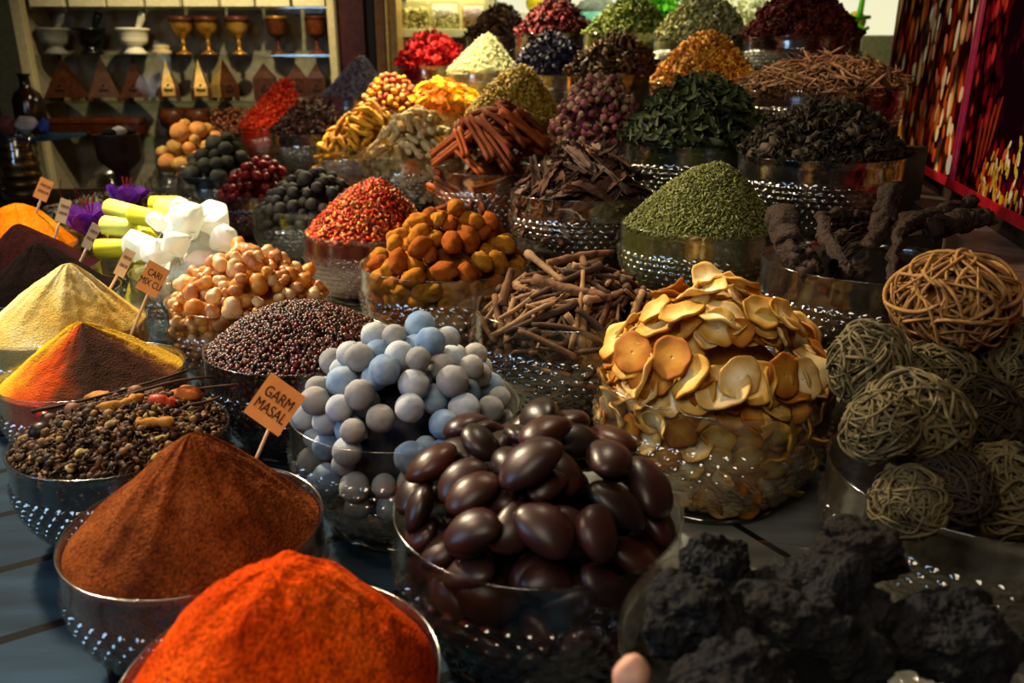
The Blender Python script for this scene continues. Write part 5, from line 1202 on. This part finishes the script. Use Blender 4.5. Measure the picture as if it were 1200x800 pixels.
MORT = [(.02, 0), (.66, 0), (.68, .14), (.56, .22), (.46, .40), (.50, .52), (.74, .64), (.82, .85), (.88, 1.36), (.98, 1.40), (.98, 1.52), (.82, 1.52), (.72, .95), (.5, .75), (.02, .7)]
M_mgrey = mat('marble_grey', ['#605e54', '#84806e'], 'noise', rough=.35, scale=14); M_mblk = mat('stone_black', ['#060607', '#101012'], 'noise', rough=.2, spec=.5); M_mwht = mat('marble_cream', ['#d8cca8', '#ece2c4'], 'noise', rough=.35, scale=10)
for px, m, lab in ((66, M_mgrey, 'grey marble mortar with pestle, leftmost on its shelf'), (108, M_mblk, 'black stone mortar with pestle between the grey and cream ones'), (159, M_mwht, 'cream marble mortar with pestle on the upper shelf')):
    o = turned('mortar', MORT, m, px, 'one', .105, lab, 'mortar')
    V, Fs = tube([(0, 0, 0), (.03, 0, .07), (.062, 0, .13), (.075, 0, .155)], [.020, .018, .026, .022], 12); p = mk('pestle', V, Fs, m, o); p.location = (.01, 0, .100)
turned('small_pot', [(.02, 0), (.9, 0), (1, .1), (1, .45), (.75, .5), (.8, .6), (.85, .95), (.4, 1.05), (.02, 1.05)], mat('pot_brass', ['#a89050', '#c8b070'], 'noise', rough=.4), 190, 'one', .058, 'small pale lidded pot between the cream mortar and goblets', 'pot')
GOB = [(.02, 0), (.62, 0), (.64, .05), (.40, .14), (.16, .28), (.12, .6), (.20, .72), (.12, .82), (.14, .95), (.5, 1.2), (.78, 1.5), (.86, 1.95), (.92, 2.2), (.84, 2.2), (.70, 1.6), (.4, 1.3), (.02, 1.22)]
GOB2 = [(.02, 0), (.62, 0), (.64, .05), (.34, .2), (.15, .35), (.13, .7), (.20, .8), (.16, .9), (.5, 1.0), (.72, 1.2), (.74, 2.05), (.78, 2.1), (.68, 2.1), (.64, 1.3), (.02, 1.1)]
M_bras = mat('goblet_brass', ['#8c5c1c', '#c08c34', '#6c3c10'], 'noise', rough=.35, scale=22, metal=.6, bump=.3, bscale=60); M_gw = mat('goblet_wood', ['#3a1c0e', '#5c3018'], 'noise', rough=.35, scale=30, bump=.2)
for px, g_, m, s_, lab in ((216, GOB, M_bras, .112, 'brass-brown goblet, leftmost on the upper shelf'), (245, GOB, M_bras, .112, 'brass-brown goblet, second from the left on the upper shelf'), (281, GOB, mat('goblet_gold', ['#a87424', '#d8a848'], 'noise', rough=.3, metal=.6, scale=22, bump=.3), .112, 'bright gold goblet in the middle of the upper shelf'),
        (327, GOB2, M_gw, .118, 'dark wooden goblet with straight cup on the upper shelf'), (372, GOB2, mat('goblet_redwood', ['#4a2010', '#70381c'], 'noise', rough=.35, bump=.2), .118, 'reddish wooden goblet at the right end of the upper shelf')):
    o = turned('goblet', g_, m, px, 'one', s_ * .92, lab, 'goblet')
    V, Fs = lathe([(.865, 1.9), (.935, 1.9), (.945, 2.22), (.915, 2.22)] if g_ is GOB else [(.745, 1.95), (.79, 1.95), (.80, 2.12), (.76, 2.12)], 28, cap=False); mk('rim_band', V * np.array([.8, .8, 1]) * s_ * .92, Fs, M_gw if m is not M_gw else M_bras, o)
M_pw = mat('carved_wood', ['#30150a', '#4c2812'], 'noise', rough=.5, scale=40, bump=.4); M_pb = mat('beaten_brass', ['#a07830', '#c8a458'], 'noise', rough=.5, metal=.2, scale=40, bump=.3)
def pyramid(px, w_, h_, rot, label, side=None, house=0):
    root = empty('incense_box', (at(px, 60, YF + .15).x, YF + .15, SH['two'] + .001), rot); tag(root, label, 'incense box')
    s = w_ / 2; foot = .02; zb_ = house
    # body with four feet and arched cut between them
    V = [(-s, -s, foot), (s, -s, foot), (s, s, foot), (-s, s, foot), (-s, -s, zb_ + foot), (s, -s, zb_ + foot), (s, s, zb_ + foot), (-s, s, zb_ + foot), (0, 0, h_)]
    o = mk('carved_side', V, [[(0, 3, 2, 1)] + ([(0, 1, 5, 4), (1, 2, 6, 5), (2, 3, 7, 6), (3, 0, 4, 7)] if house else []), [(4, 5, 8), (5, 6, 8), (6, 7, 8), (7, 4, 8)]], M_pw, root, smooth=False)
    if not house: pass
    for a, c in ((-1, -1), (1, -1), (1, 1), (-1, 1)):
        mb = MB(); mb.box((a * s - .012 - .012 * a, c * s - .012 - .012 * c, 0), (a * s + .012 - .012 * a, c * s + .012 - .012 * c, foot + .002)); mb.build('foot', M_pw, root)
    if side is not None:
        e = .0025
        if side == 'face': T = [(-s * .62, -s - e, foot + .01), (s * .62, -s - e, foot + .01), (s * .62, -s - e, foot + zb_), (-s * .62, -s - e, foot + zb_), (0, -s * .03 - e, h_ * .97)]; Fc = [[(0, 1, 2, 3)], [(3, 2, 4)]]
        else: T = [(-s - e, -s, foot), (-s - e, s, foot), (-s - e, s, foot + zb_ + .001), (-s - e, -s, foot + zb_ + .001), (-e, 0, h_)]; Fc = [[(0, 3, 2, 1)], [(3, 4, 2)]]
        ob = mk('brass_inlay', T, Fc, M_pb, root, smooth=False); so = ob.modifiers.new('solid', 'SOLIDIFY'); so.thickness = .003; so.offset = 0
    q = (s * .5 if house == 0 else s * .35)
    mb = MB()
    for dx, dz in ((0, 0), (.03, 0), (-.03, 0), (0, .03)):
        zz = foot + .045 + dz; yy = -s * (1 - max(0, zz - foot - zb_) / (h_ - foot - zb_)) - .003
        mb.box((dx * .6 - .008, yy - .003, zz - .008), (dx * .6 + .008, yy + .004, zz + .008))
    mb.build('lattice_hole', M_pb if px in (153, 313, 368) else plain('hole_dark', '#140a06', .8), root)
for px, w_, h_, rot, side, house, lab in ((70, .20, .275, 0, None, 0, 'dark carved pyramid incense box, leftmost on the middle shelf'), (116, .19, .275, .35, None, 0, 'darkest pyramid incense box, second from the left'), (154, .17, .270, .1, None, 0, 'pyramid incense box with brass lattice dots, third from the left'),
        (192, .13, .270, .35, 'face', .06, 'pyramid incense box with one narrow shining brass face'), (230, .13, .265, .35, 'face', .06, 'pyramid incense box with wide shining brass face, fifth from the left'), (259, .13, .265, .78, 'left', .08, 'incense box with two bright brass faces meeting at a dark edge'),
        (307, .14, .235, .2, None, .12, 'house-shaped wooden incense box with one lit window'), (345, .13, .235, .3, None, .12, 'house-shaped incense box behind the red shredded pepper'), (369, .12, .235, .1, None, .12, 'house-shaped incense box at the right end of the middle shelf')):
    pyramid(px, w_, h_, rot, lab, side, house)
z3 = SH['three']
x0, x1 = at(62, 150, YF + .12).x, at(165, 150, YF + .12).x
wb = box_obj('wooden_box', (x0, YF + .08, z3 + .001), (x1, YF + .22, z3 + .07), mat('box_wood', ['#30120a', '#4c2010'], 'noise', rough=.35), None, .008, None, 'long reddish wooden box lying on the third shelf', 'box')
box_obj('box_lid', (x0 - .006, YF + .075, z3 + .071), (x1 + .006, YF + .225, z3 + .11), mat('lid_wood', ['#401a0c', '#602c14'], 'noise', rough=.3), wb, .010)
for px, lab in ((193, 'small dark wooden cup, left of the two on the third shelf'), (223, 'small dark wooden cup, right of the two on the third shelf')):
    o = turned('wooden_cup', [(.02, 0), (.5, 0), (.55, .1), (.38, .25), (.7, .5), (.8, 1.0), (.72, 1.5), (.64, 1.5), (.6, .7), (.02, .5)], M_gw, px, 'three', .115, lab, 'cup')
x0, x1 = at(246, 140, YF + .12).x, at(300, 140, YF + .12).x
bx = box_obj('bead_box', (x0, YF + .08, z3 + .001), (x1, YF + .2, z3 + .185), glass_mat('clear_box'), None, .003, None, 'clear box packed with brown beads on the third shelf', 'box')
V0, F0 = g_ball(2); rgb_ = np.random.default_rng(5); nb = 420; P = rgb_.random((nb, 3)) * np.array([x1 - x0 - .03, .09, .16]) - np.array([(x1 - x0 - .03) / 2, .045, .082]); W = V0[None] * .0095 + P[:, None]
bd = mk('beads', W.reshape(-1, 3), [(F0[0][None] + (np.arange(nb) * len(V0))[:, None, None]).reshape(-1, 3)], mat('bead', ['#6c2c18', '#a85c38', '#4c1c10', '#d09468'], 'island', rough=.35, vary=0), bx); bd['kind'] = 'stuff'
# silver topped jars on the counter of the cabinet
M_silv = mat('silver', ['#a8a498', '#d8d4c8'], 'noise', rough=.22, metal=.9, bump=.1)
for px, lab in ((104, 'round glass jar with silver dome lid left of the smoking goblet'), (176, 'round glass jar with silver dome lid right of the smoking goblet')):
    o = turned('glass_jar', [(.02, 0), (.8, 0), (1.0, .2), (1.1, .7), (.95, 1.15), (.6, 1.35), (.55, 1.35), (.9, 1.1), (1.03, .7), (.95, .25), (.02, .06)], glass_mat('jar_glass', lo=.14), px, 'floor', .135, lab, 'jar', Yo=.17)
    V, Fs = lathe([(.02, 1.34), (.66, 1.34), (.68, 1.42), (.5, 1.6), (.22, 1.75), (.1, 1.85), (.14, 1.95), (.08, 2.08), (.02, 2.1)], 28); mk('silver_lid', V * .135, Fs, M_silv, o)
    V, Fs = lathe([(.02, .08), (.5, .08), (.75, .3), (.5, .55), (.3, .62), (.02, .65)], 24); mk('silver_bowl', V * .135, Fs, M_silv, o)

# smoking wooden goblet on the table
gb = link('incense_goblet', mesh('incense_goblet', *(lambda r: (r[0] * .1, r[1]))(lathe([(.02, 0), (.7, 0), (.74, .1), (.5, .25), (.24, .5), (.2, 1.05), (.32, 1.12), (.32, 1.22), (.2, 1.32), (.24, 1.7), (.34, 2.1), (.80, 2.42), (.92, 2.6), (.96, 3.3), (1.0, 3.36), (.88, 3.36), (.84, 2.7), (.5, 2.35), (.02, 2.3)], 40)), mat('dark_turned_wood', ['#1c100b', '#33201a'], 'noise', rough=.45, scale=20, bump=.2)))
gl = at(136, 157, 3.15); zg = T0 + .001; sg = (gl.z - zg) / .336; gb.location = (gl.x, 3.15, zg); gb.scale = (.86, .86, sg); tag(gb, 'large dark wooden goblet with smoking charcoal, behind the saffron bowl', 'goblet')
for q, (dx, dy) in enumerate(((.02, -.01), (-.03, .02), (.035, .03), (-.01, -.035))):
    o = link('charcoal', blob((.028, .024, .020), M_lavab if q else mat('ash', ['#8c8078', '#a89c94'], 'noise', rough=.9), 50 + q, .2, 2, sub=2, name='charcoal')); o.location = (gl.x + dx, 3.15 + dy, gl.z + (.004 if q else .012)); tag(o, 'grey ash-covered coal on top of the dark goblet' if q == 0 else 'dark coal inside the smoking goblet', 'charcoal', None if q == 0 else 'coals in the smoking goblet')
sm = bpy.data.materials.new('smoke'); sm.use_nodes = True; nt = sm.node_tree; nt.nodes.remove(nt.nodes['Principled BSDF'])
vp = nt.nodes.new('ShaderNodeVolumePrincipled'); vp.inputs['Color'].default_value = (.62, .74, .95, 1); tcx = nt.nodes.new('ShaderNodeTexCoord'); nn_ = nt.nodes.new('ShaderNodeTexNoise'); nn_.inputs['Scale'].default_value = 12; nt.links.new(tcx.outputs['Object'], nn_.inputs['Vector'])
mr = nt.nodes.new('ShaderNodeMapRange'); mr.inputs[1].default_value = .45; mr.inputs[2].default_value = .75; mr.inputs[4].default_value = 9; nt.links.new(nn_.outputs['Fac'], mr.inputs[0]); nt.links.new(mr.outputs[0], vp.inputs['Density']); nt.links.new(vp.outputs[0], nt.nodes['Material Output'].inputs['Volume'])
V, Fs = tube([at(148, 152, 3.2), at(158, 138, 3.22), at(168, 122, 3.24), at(172, 100, 3.26), at(186, 78, 3.28), at(190, 50, 3.3)], [.018, .03, .045, .04, .05, .03], 12); s_ = mk('smoke_wisp', V, Fs, sm); tag(s_, 'thin bluish smoke rising from the dark wooden goblet', 'smoke', None, 'stuff')

# blue woven mat lying behind the orange powder
def weave():
    mb = MB(); n1, n2 = 22, 14; Wd, Ld = .46, .34
    for i in range(n1):
        x = (i / (n1 - 1) - .5) * Wd; y = np.linspace(-Ld / 2, Ld / 2, n2 * 2 + 1); z = .004 + .003 * np.sin(np.arange(len(y)) * np.pi / 2 * 1 + i * np.pi)
        V, Fs = tube(np.stack([x + 0 * y, y, z], 1), .006, 6, squash=.5); mb.add(V, Fs)
    for j in range(n2):
        y = (j / (n2 - 1) - .5) * Ld; x = np.linspace(-Wd / 2, Wd / 2, n1 * 2 + 1); z = .004 - .003 * np.sin(np.arange(len(x)) * np.pi / 2 + j * np.pi)
        V, Fs = tube(np.stack([x, y + 0 * x, z], 1), .006, 6, squash=.5); mb.add(V, Fs)
    return mb
wm = weave().build('woven_mat', mat('blue_cane', ['#1c2c4c', '#34486c'], 'noise', rough=.6), None, True); wm.location = (-1.72, 2.95, T0 + .006); wm.rotation_euler.z = .3
tag(wm, 'dark blue woven cane mat lying behind the bright orange powder', 'mat')

# dim shelf of jars and packets at the far left
sd = box_obj('side_cupboard', (-3.9, 4.35, .02), (-2.48, 4.95, at(20, 236, 4.4).z), mat('dark_cupboard', ['#1c1410', '#2c2018'], 'noise', rough=.6), None, .01, None, 'dark low cupboard at the far left under the jar of gold tins', 'cupboard')
zs_ = at(20, 236, 4.4).z
jx = at(26, 200, 4.55).x
jar = turned('tin_jar', [(.02, 0), (1.1, 0), (1.15, .1), (1.15, 3.2), (1.0, 3.4), (.95, 3.4), (1.08, 3.15), (1.08, .12), (.02, .08)], glass_mat('tall_jar_glass', lo=.1), 26, zs_ + .001, .105, 'tall clear jar stacked with gold-rimmed tins at the far left', 'jar', Yo=-.75); jar.location.x = jx
for q in range(6):
    V, Fs = lathe([(.02, 0), (.9, 0), (1.0, .06), (1.02, .2), (.98, .3), (.9, .42), (.02, .44)], 28); t_ = mk('gold_tin', V * .098, Fs, mat('tin_gold', ['#6c4818', '#a87c34'], 'noise', rough=.35, metal=.7) if q == 0 else bpy.data.materials['tin_gold']); t_.location = (jx, jar.location.y, zs_ + .012 + q * .0535)
    tag(t_, f'round gold-rimmed tin in the tall jar, {["lowest", "second from the bottom", "third from the bottom", "third from the top", "second from the top", "topmost"][q]}', 'tin', 'gold tins in the tall jar')
zs2 = at(20, 160, 4.6).z
sh2 = box_obj('wall_shelf', (-3.9, 4.5, zs2 - .02), (-2.60, 4.95, zs2), mat('blue_shelf', ['#16324a', '#24465e'], 'noise', rough=.5), None, .003, None, 'dark blue shelf edge at the far left', 'shelf')
for q, (px, wd, ht, c, lab) in enumerate(((8, .15, .13, ['#5c2c28', '#8c5048'], 'dull red packet leaning on the blue shelf'), (32, .17, .14, ['#a08c8c', '#c8b8b4'], 'shiny pale packet on the blue shelf'), (52, .06, .12, ['#1c3070', '#2848a0'], 'small blue packet at the right end of the blue shelf'))):
    x = at(px, 150, 4.62).x; o = link('packet', crystal_mesh(1, mat('packet_%d' % q, c, 'noise', rough=.2, scale=9, bump=.5), 60 + q, 22, .9)); o.scale = (wd / 2, .05, ht / 2); o.location = (x, 4.62, zs2 + ht / 2 * .9); tag(o, lab, 'packet')
bt = turned('dark_bottle', [(.02, 0), (.9, 0), (1, .1), (1, 2.2), (.8, 2.7), (.35, 3.1), (.32, 3.8), (.4, 3.82), (.4, 4.0), (.02, 4.0)], mat('bottle_dark', ['#180c0a', '#2a1410'], 'noise', rough=.15, spec=.6), 20, zs2 + .001, .085, 'tall dark bottle behind the packets at the far left', 'bottle', Yo=-.48); bt.location.x = at(22, 60, 4.82).x

# wooden column between cabinet and case
YC = 5.35
def col(a, b2, m, y0=YC, y1=YC + .3, name='trim_2'):
    o = box_obj(name, (at(a, 50, y0).x, y0, .01), (at(b2, 50, y0).x, y1, 3.28), m, None, .004, 'structure'); return o
col(397, 428, mat('column_redwood', ['#2c0f08', '#431a0e'], 'noise', rough=.4), name='trim_2'); col(428.5, 440, mat('column_dark', ['#0c0604', '#160c08'], 'noise', rough=.5), YC + .05, name='trim_3')
col(440.5, 452, mat('column_brown', ['#5c3c1c', '#7c5628'], 'noise', rough=.4), name='trim_4'); col(452.5, 455, mat('brass_strip', ['#a8843c', '#d0ac60'], 'noise', rough=.3, metal=.6), YC - .02, name='trim_5')
col(455.5, 466, mat('column_tan', ['#8c6c34', '#a8884c'], 'noise', rough=.4), YC + .02, name='trim_6')

# lit display case with bins behind the hibiscus bowl
YD = 5.7
case = empty('display_case', (at(520, 40, YD).x, YD, .01)); tag(case, 'lit cream display case with clear bins behind the red petals', 'display case')
xa, xb = at(469, 40, YD).x, at(572, 40, YD).x
M_case = mat('case_cream', ['#c8bc80', '#dcd29c'], 'noise', rough=.4)
for za, zb2, nm in ((at(500, 44, YD).z, at(500, 34, YD).z, 'shelf_board'), (at(500, 84, YD).z, at(500, 76, YD).z, 'shelf_board')): box_obj(nm, (xa, YD - .02, za), (xb, YD + .4, zb2), M_case, case, .004)
box_obj('back_panel', (xa, YD + .4, .01), (xb, YD + .43, 3.2), M_case, case); box_obj('side_post', (xa - .01, YD - .03, .01), (xa + .012, YD + .02, 3.2), plain('case_edge', '#2c2414', .4), case); box_obj('side_post', (xb - .02, YD - .03, .01), (xb + .03, YD + .43, 3.2), M_case, case)
light('window_counter_fill', 'AREA', (.9, 5.3, 3.1), (1.0, 6.1, 1.6), 45, (1, .95, .7), .8)  # fill added above the counter for the backlit goods at the window
light('case_lamp', 'AREA', ((xa + xb) / 2, YD - .05, 2.35), ((xa + xb) / 2, YD + .25, 1.7), 10, (1, .93, .55), .5)
M_bin = glass_mat('bin_plastic', tint=(.93, .93, .88, 1), lo=.10)
def bin_(a, b2, pyb, pyt, fillc, what, lab, sz=.016):
    x0, x1 = at(a, 20, YD).x, at(b2, 20, YD).x; z0 = at(500, pyb, YD).z + .001; z1 = at(500, pyt, YD).z
    o = box_obj('clear_bin', (x0, YD, z0), (x1, YD + .34, z1), M_bin, None, .012, None, lab, 'bin')
    rg = np.random.default_rng(a); nn2 = 420; w2, h2 = (x1 - x0) - .03, (z1 - z0) * .68; P = rg.random((nn2, 3)) * np.array([w2, .16, h2]) - np.array([w2 / 2, .165, (z1 - z0) / 2 - .012]); P[:, 2] *= 1
    V0, F0 = g_flake(.8, .3, .3); Rm = rot_rand(rg, nn2); W = np.einsum('nij,vj->nvi', Rm, V0) * sz + P[:, None]
    W[..., 2] = np.maximum(W[..., 2], -(z1 - z0) / 2 + .004); W[..., 1] = np.maximum(W[..., 1], -.165)
    f = mk(what, W.reshape(-1, 3), [(q[None] + (np.arange(nn2) * len(V0))[:, None, None]).reshape(-1, q.shape[1]) for q in F0], mat(what + str(a), fillc, 'island', rough=.6, vary=0), o); f['kind'] = 'stuff'
bin_(471, 502, 34, 2, ['#c8b860', '#e0d48c', '#b0a04c'], 'pale_kernels', 'clear bin of pale yellow kernels, left of the upper row')
bin_(504, 538, 34, 2, ['#d0c464', '#e8dc94', '#b8a850'], 'pale_kernels', 'clear bin of pale yellow kernels, middle of the upper row')
bin_(541, 568, 34, 4, ['#a87428', '#c8983c', '#8c5c1c'], 'brown_kernels', 'clear bin of brown kernels, right of the upper row')
bin_(471, 505, 76, 46, ['#a8482c', '#c87048', '#8c3420'], 'red_kernels', 'clear bin of reddish kernels on the lower shelf, left one')
bin_(508, 544, 76, 46, ['#b86030', '#d08850', '#8c4420'], 'red_kernels', 'clear bin of reddish kernels on the lower shelf, right one')

# bright shop window behind the topmost row, with jars, bags and fresh goods on its counter
YW = 6.6
win = bpy.data.materials.new('bright_window'); win.use_nodes = True; nt = win.node_tree; nt.nodes.remove(nt.nodes['Principled BSDF']); em = nt.nodes.new('ShaderNodeEmission'); em.inputs['Color'].default_value = (1, .95, .62, 1); em.inputs['Strength'].default_value = .85
nt.links.new(em.outputs[0], nt.nodes['Material Output'].inputs[0])
x0, x1 = at(574, 20, YW).x, at(1110, 20, YW).x
box_obj('window_1', (x0, YW, 1.35), (x1, YW + .03, 2.9), win, None, 0, 'structure')
M_wf = mat('window_post', ['#8c9474', '#a8ac8c'], 'noise', rough=.5)
for q, (a, b2) in enumerate(((574, 583), (628, 641), (706, 716), (872, 879))): box_obj('trim_%d' % (7 + q), (at(a, 20, YW - .1).x, YW - .1, 1.35), (at(b2, 20, YW - .1).x, YW - .01, 2.9), M_wf, None, .004, 'structure')
zcw = at(700, 44, YW - .5).z
box_obj('back_counter', (x0, 5.75, .02), (at(1060, 44, 5.75).x, YW - .12, zcw), mat('counter_cream', ['#8c8858', '#a8a470'], 'noise', rough=.5), None, .01, None, 'pale counter along the bright window behind the topmost bowls', 'counter')
YG = 6.0
def on_counter(o, px, lab, cat, py=None):
    o.location = (at(px, 40, YG).x, YG, zcw + .001); tag(o, lab, cat)
tb = link('teal_tray', mesh('teal_tray', *(lambda r: (r[0] * .17, r[1]))(lathe([(.02, 0), (.8, 0), (1, .1), (1.05, .9), (.97, .9), (.92, .2), (.02, .12)], 30)), mat('teal_plastic', ['#4c9080', '#68a890'], 'noise', rough=.4))); on_counter(tb, 697, 'teal round tub with grey goods by the window', 'tub')
gl_ = link('grey_goods', blob((.16, .14, .10), mat('grey_goods', ['#4c544c', '#748070'], 'noise', rough=.8, scale=20, bump=.8), 70, .3, 4, name='grey_goods')); on_counter(gl_, 697, 'grey-green mound in the teal tub by the window', 'food'); gl_.location.z += .15
yb = link('yellow_ball', blob((.06, .06, .07), mat('lemon', ['#c8b818', '#e0d030'], 'noise', rough=.5), 71, .03, 2, name='lemon')); on_counter(yb, 626, 'yellow-green fruit in a white box by the window', 'fruit'); yb.location.z = at(626, 8, YG).z
wb2 = box_obj('white_box', (at(608, 20, YG).x, YG - .02, zcw + .001), (at(640, 20, YG).x, YG + .16, at(626, 14, YG).z), mat('white_card', ['#d8d8b8', '#ecebd0'], 'noise', rough=.6), None, .006, None, 'white box with a yellow-green fruit on top, by the window', 'box')
yb.location.z = at(626, 14, YG).z + .068; yb.location.y = YG + .07
gf = MB(); V0, F0 = g_leaf(.6); rg = np.random.default_rng(9); nl = 150; P = rg.normal(size=(nl, 3)) * np.array([.09, .06, .06]) + np.array([0, 0, .16]); Rm = rot_rand(rg, nl); W = np.einsum('nij,vj->nvi', Rm, V0) * .06 + P[:, None]; W[..., 2] = np.maximum(W[..., 2], 0)
ge = mk('leafy_greens', W.reshape(-1, 3), [(q[None] + (np.arange(nl) * len(V0))[:, None, None]).reshape(-1, q.shape[1]) for q in F0], mat('fresh_green', ['#3c9414', '#68c028', '#8cd848'], 'island', rough=.6, vary=0, trans=.3)); on_counter(ge, 772, 'bunch of bright green leaves by the window', 'greens'); ge['kind'] = 'stuff'
V0, F0 = g_rice(1, .12); nl = 260; P = rg.normal(size=(nl, 3)) * np.array([.13, .08, .07]) + np.array([0, 0, .18]); Rm = rot_rand(rg, nl); W = np.einsum('nij,vj->nvi', Rm, V0) * .09 + P[:, None]; W[..., 2] = np.maximum(W[..., 2], 0)
ns_ = mk('pale_sticks', W.reshape(-1, 3), [(q[None] + (np.arange(nl) * len(V0))[:, None, None]).reshape(-1, q.shape[1]) for q in F0], mat('cream_sticks', ['#e8e8b0', '#f4f4d0', '#d0d48c'], 'island', rough=.6, vary=0, trans=.3)); on_counter(ns_, 896, 'heap of cream-coloured sticks by the window', 'food'); ns_['kind'] = 'stuff'
for q, (px, r_, c, lab) in enumerate(((1000, .075, ['#d09018', '#e8b030'], 'orange-yellow fruit by the window at the right'), (722, .05, ['#a86c50', '#c08868'], 'brownish fruit between the teal tub and the green leaves'))):
    o = link('fruit', blob((r_,) * 3, mat('fruit_%d' % q, c, 'noise', rough=.5), 72 + q, .03, 2, name='fruit')); on_counter(o, px, lab, 'fruit'); o.location.z += r_ + .02
for q, pts in enumerate(([(985, 14), (1000, 22), (1020, 20)], [(1012, -6), (1008, 14), (1004, 28)], [(1000, 26), (1012, 36), (1018, 32)])):
    P = [tuple(at(a, b2, YG - .12)) for a, b2 in pts]; V, Fs = tube(P, [.018, .022, .012], 8); o = mk('green_pepper', V - np.mean(P, 0), Fs, mat('pepper_green', ['#3c9410', '#60b820'], 'noise', rough=.35) if q == 0 else bpy.data.materials['pepper_green']); o.location = np.mean(P, 0)
    tag(o, ['green chilli lying level by the window', 'green chilli standing up against the window', 'short green chilli lowest by the window'][q], 'chilli')
for q, (px, wd, c, lab) in enumerate(((655, .16, ['#d8d8c0', '#ecece0'], 'white bag leftmost against the window'), (730, .14, ['#c8ccb8', '#e0e4d4'], 'white bag beside the green leaves'), (800, .12, ['#b0b898', '#d0d4bc'], 'pale green bag in the middle of the window'), (858, .13, ['#b8bca8', '#d8dccc'], 'pale bag left of the cream sticks'), (960, .12, ['#e0dcc8', '#f0ecdc'], 'pale bag right of the cream sticks'))):
    V, Fs = lathe([(.02, 0), (.9, 0), (1, .2), (.95, 1.3), (.7, 1.8), (.35, 2.05), (.5, 2.3), (.02, 2.3)], 16); V[:, 1] *= .6; V *= wd / 2 * (1 + .06 * nz(V, 2, q)[:, None]); o = mk('paper_bag', V, Fs, mat('bag_%d' % q, c, 'noise', rough=.7, trans=.6)); o.location = (at(px, 20, 6.25).x, 6.25, zcw + .001); tag(o, lab, 'bag')
print('COUNTS', CNT, 'objects', len(bpy.data.objects))
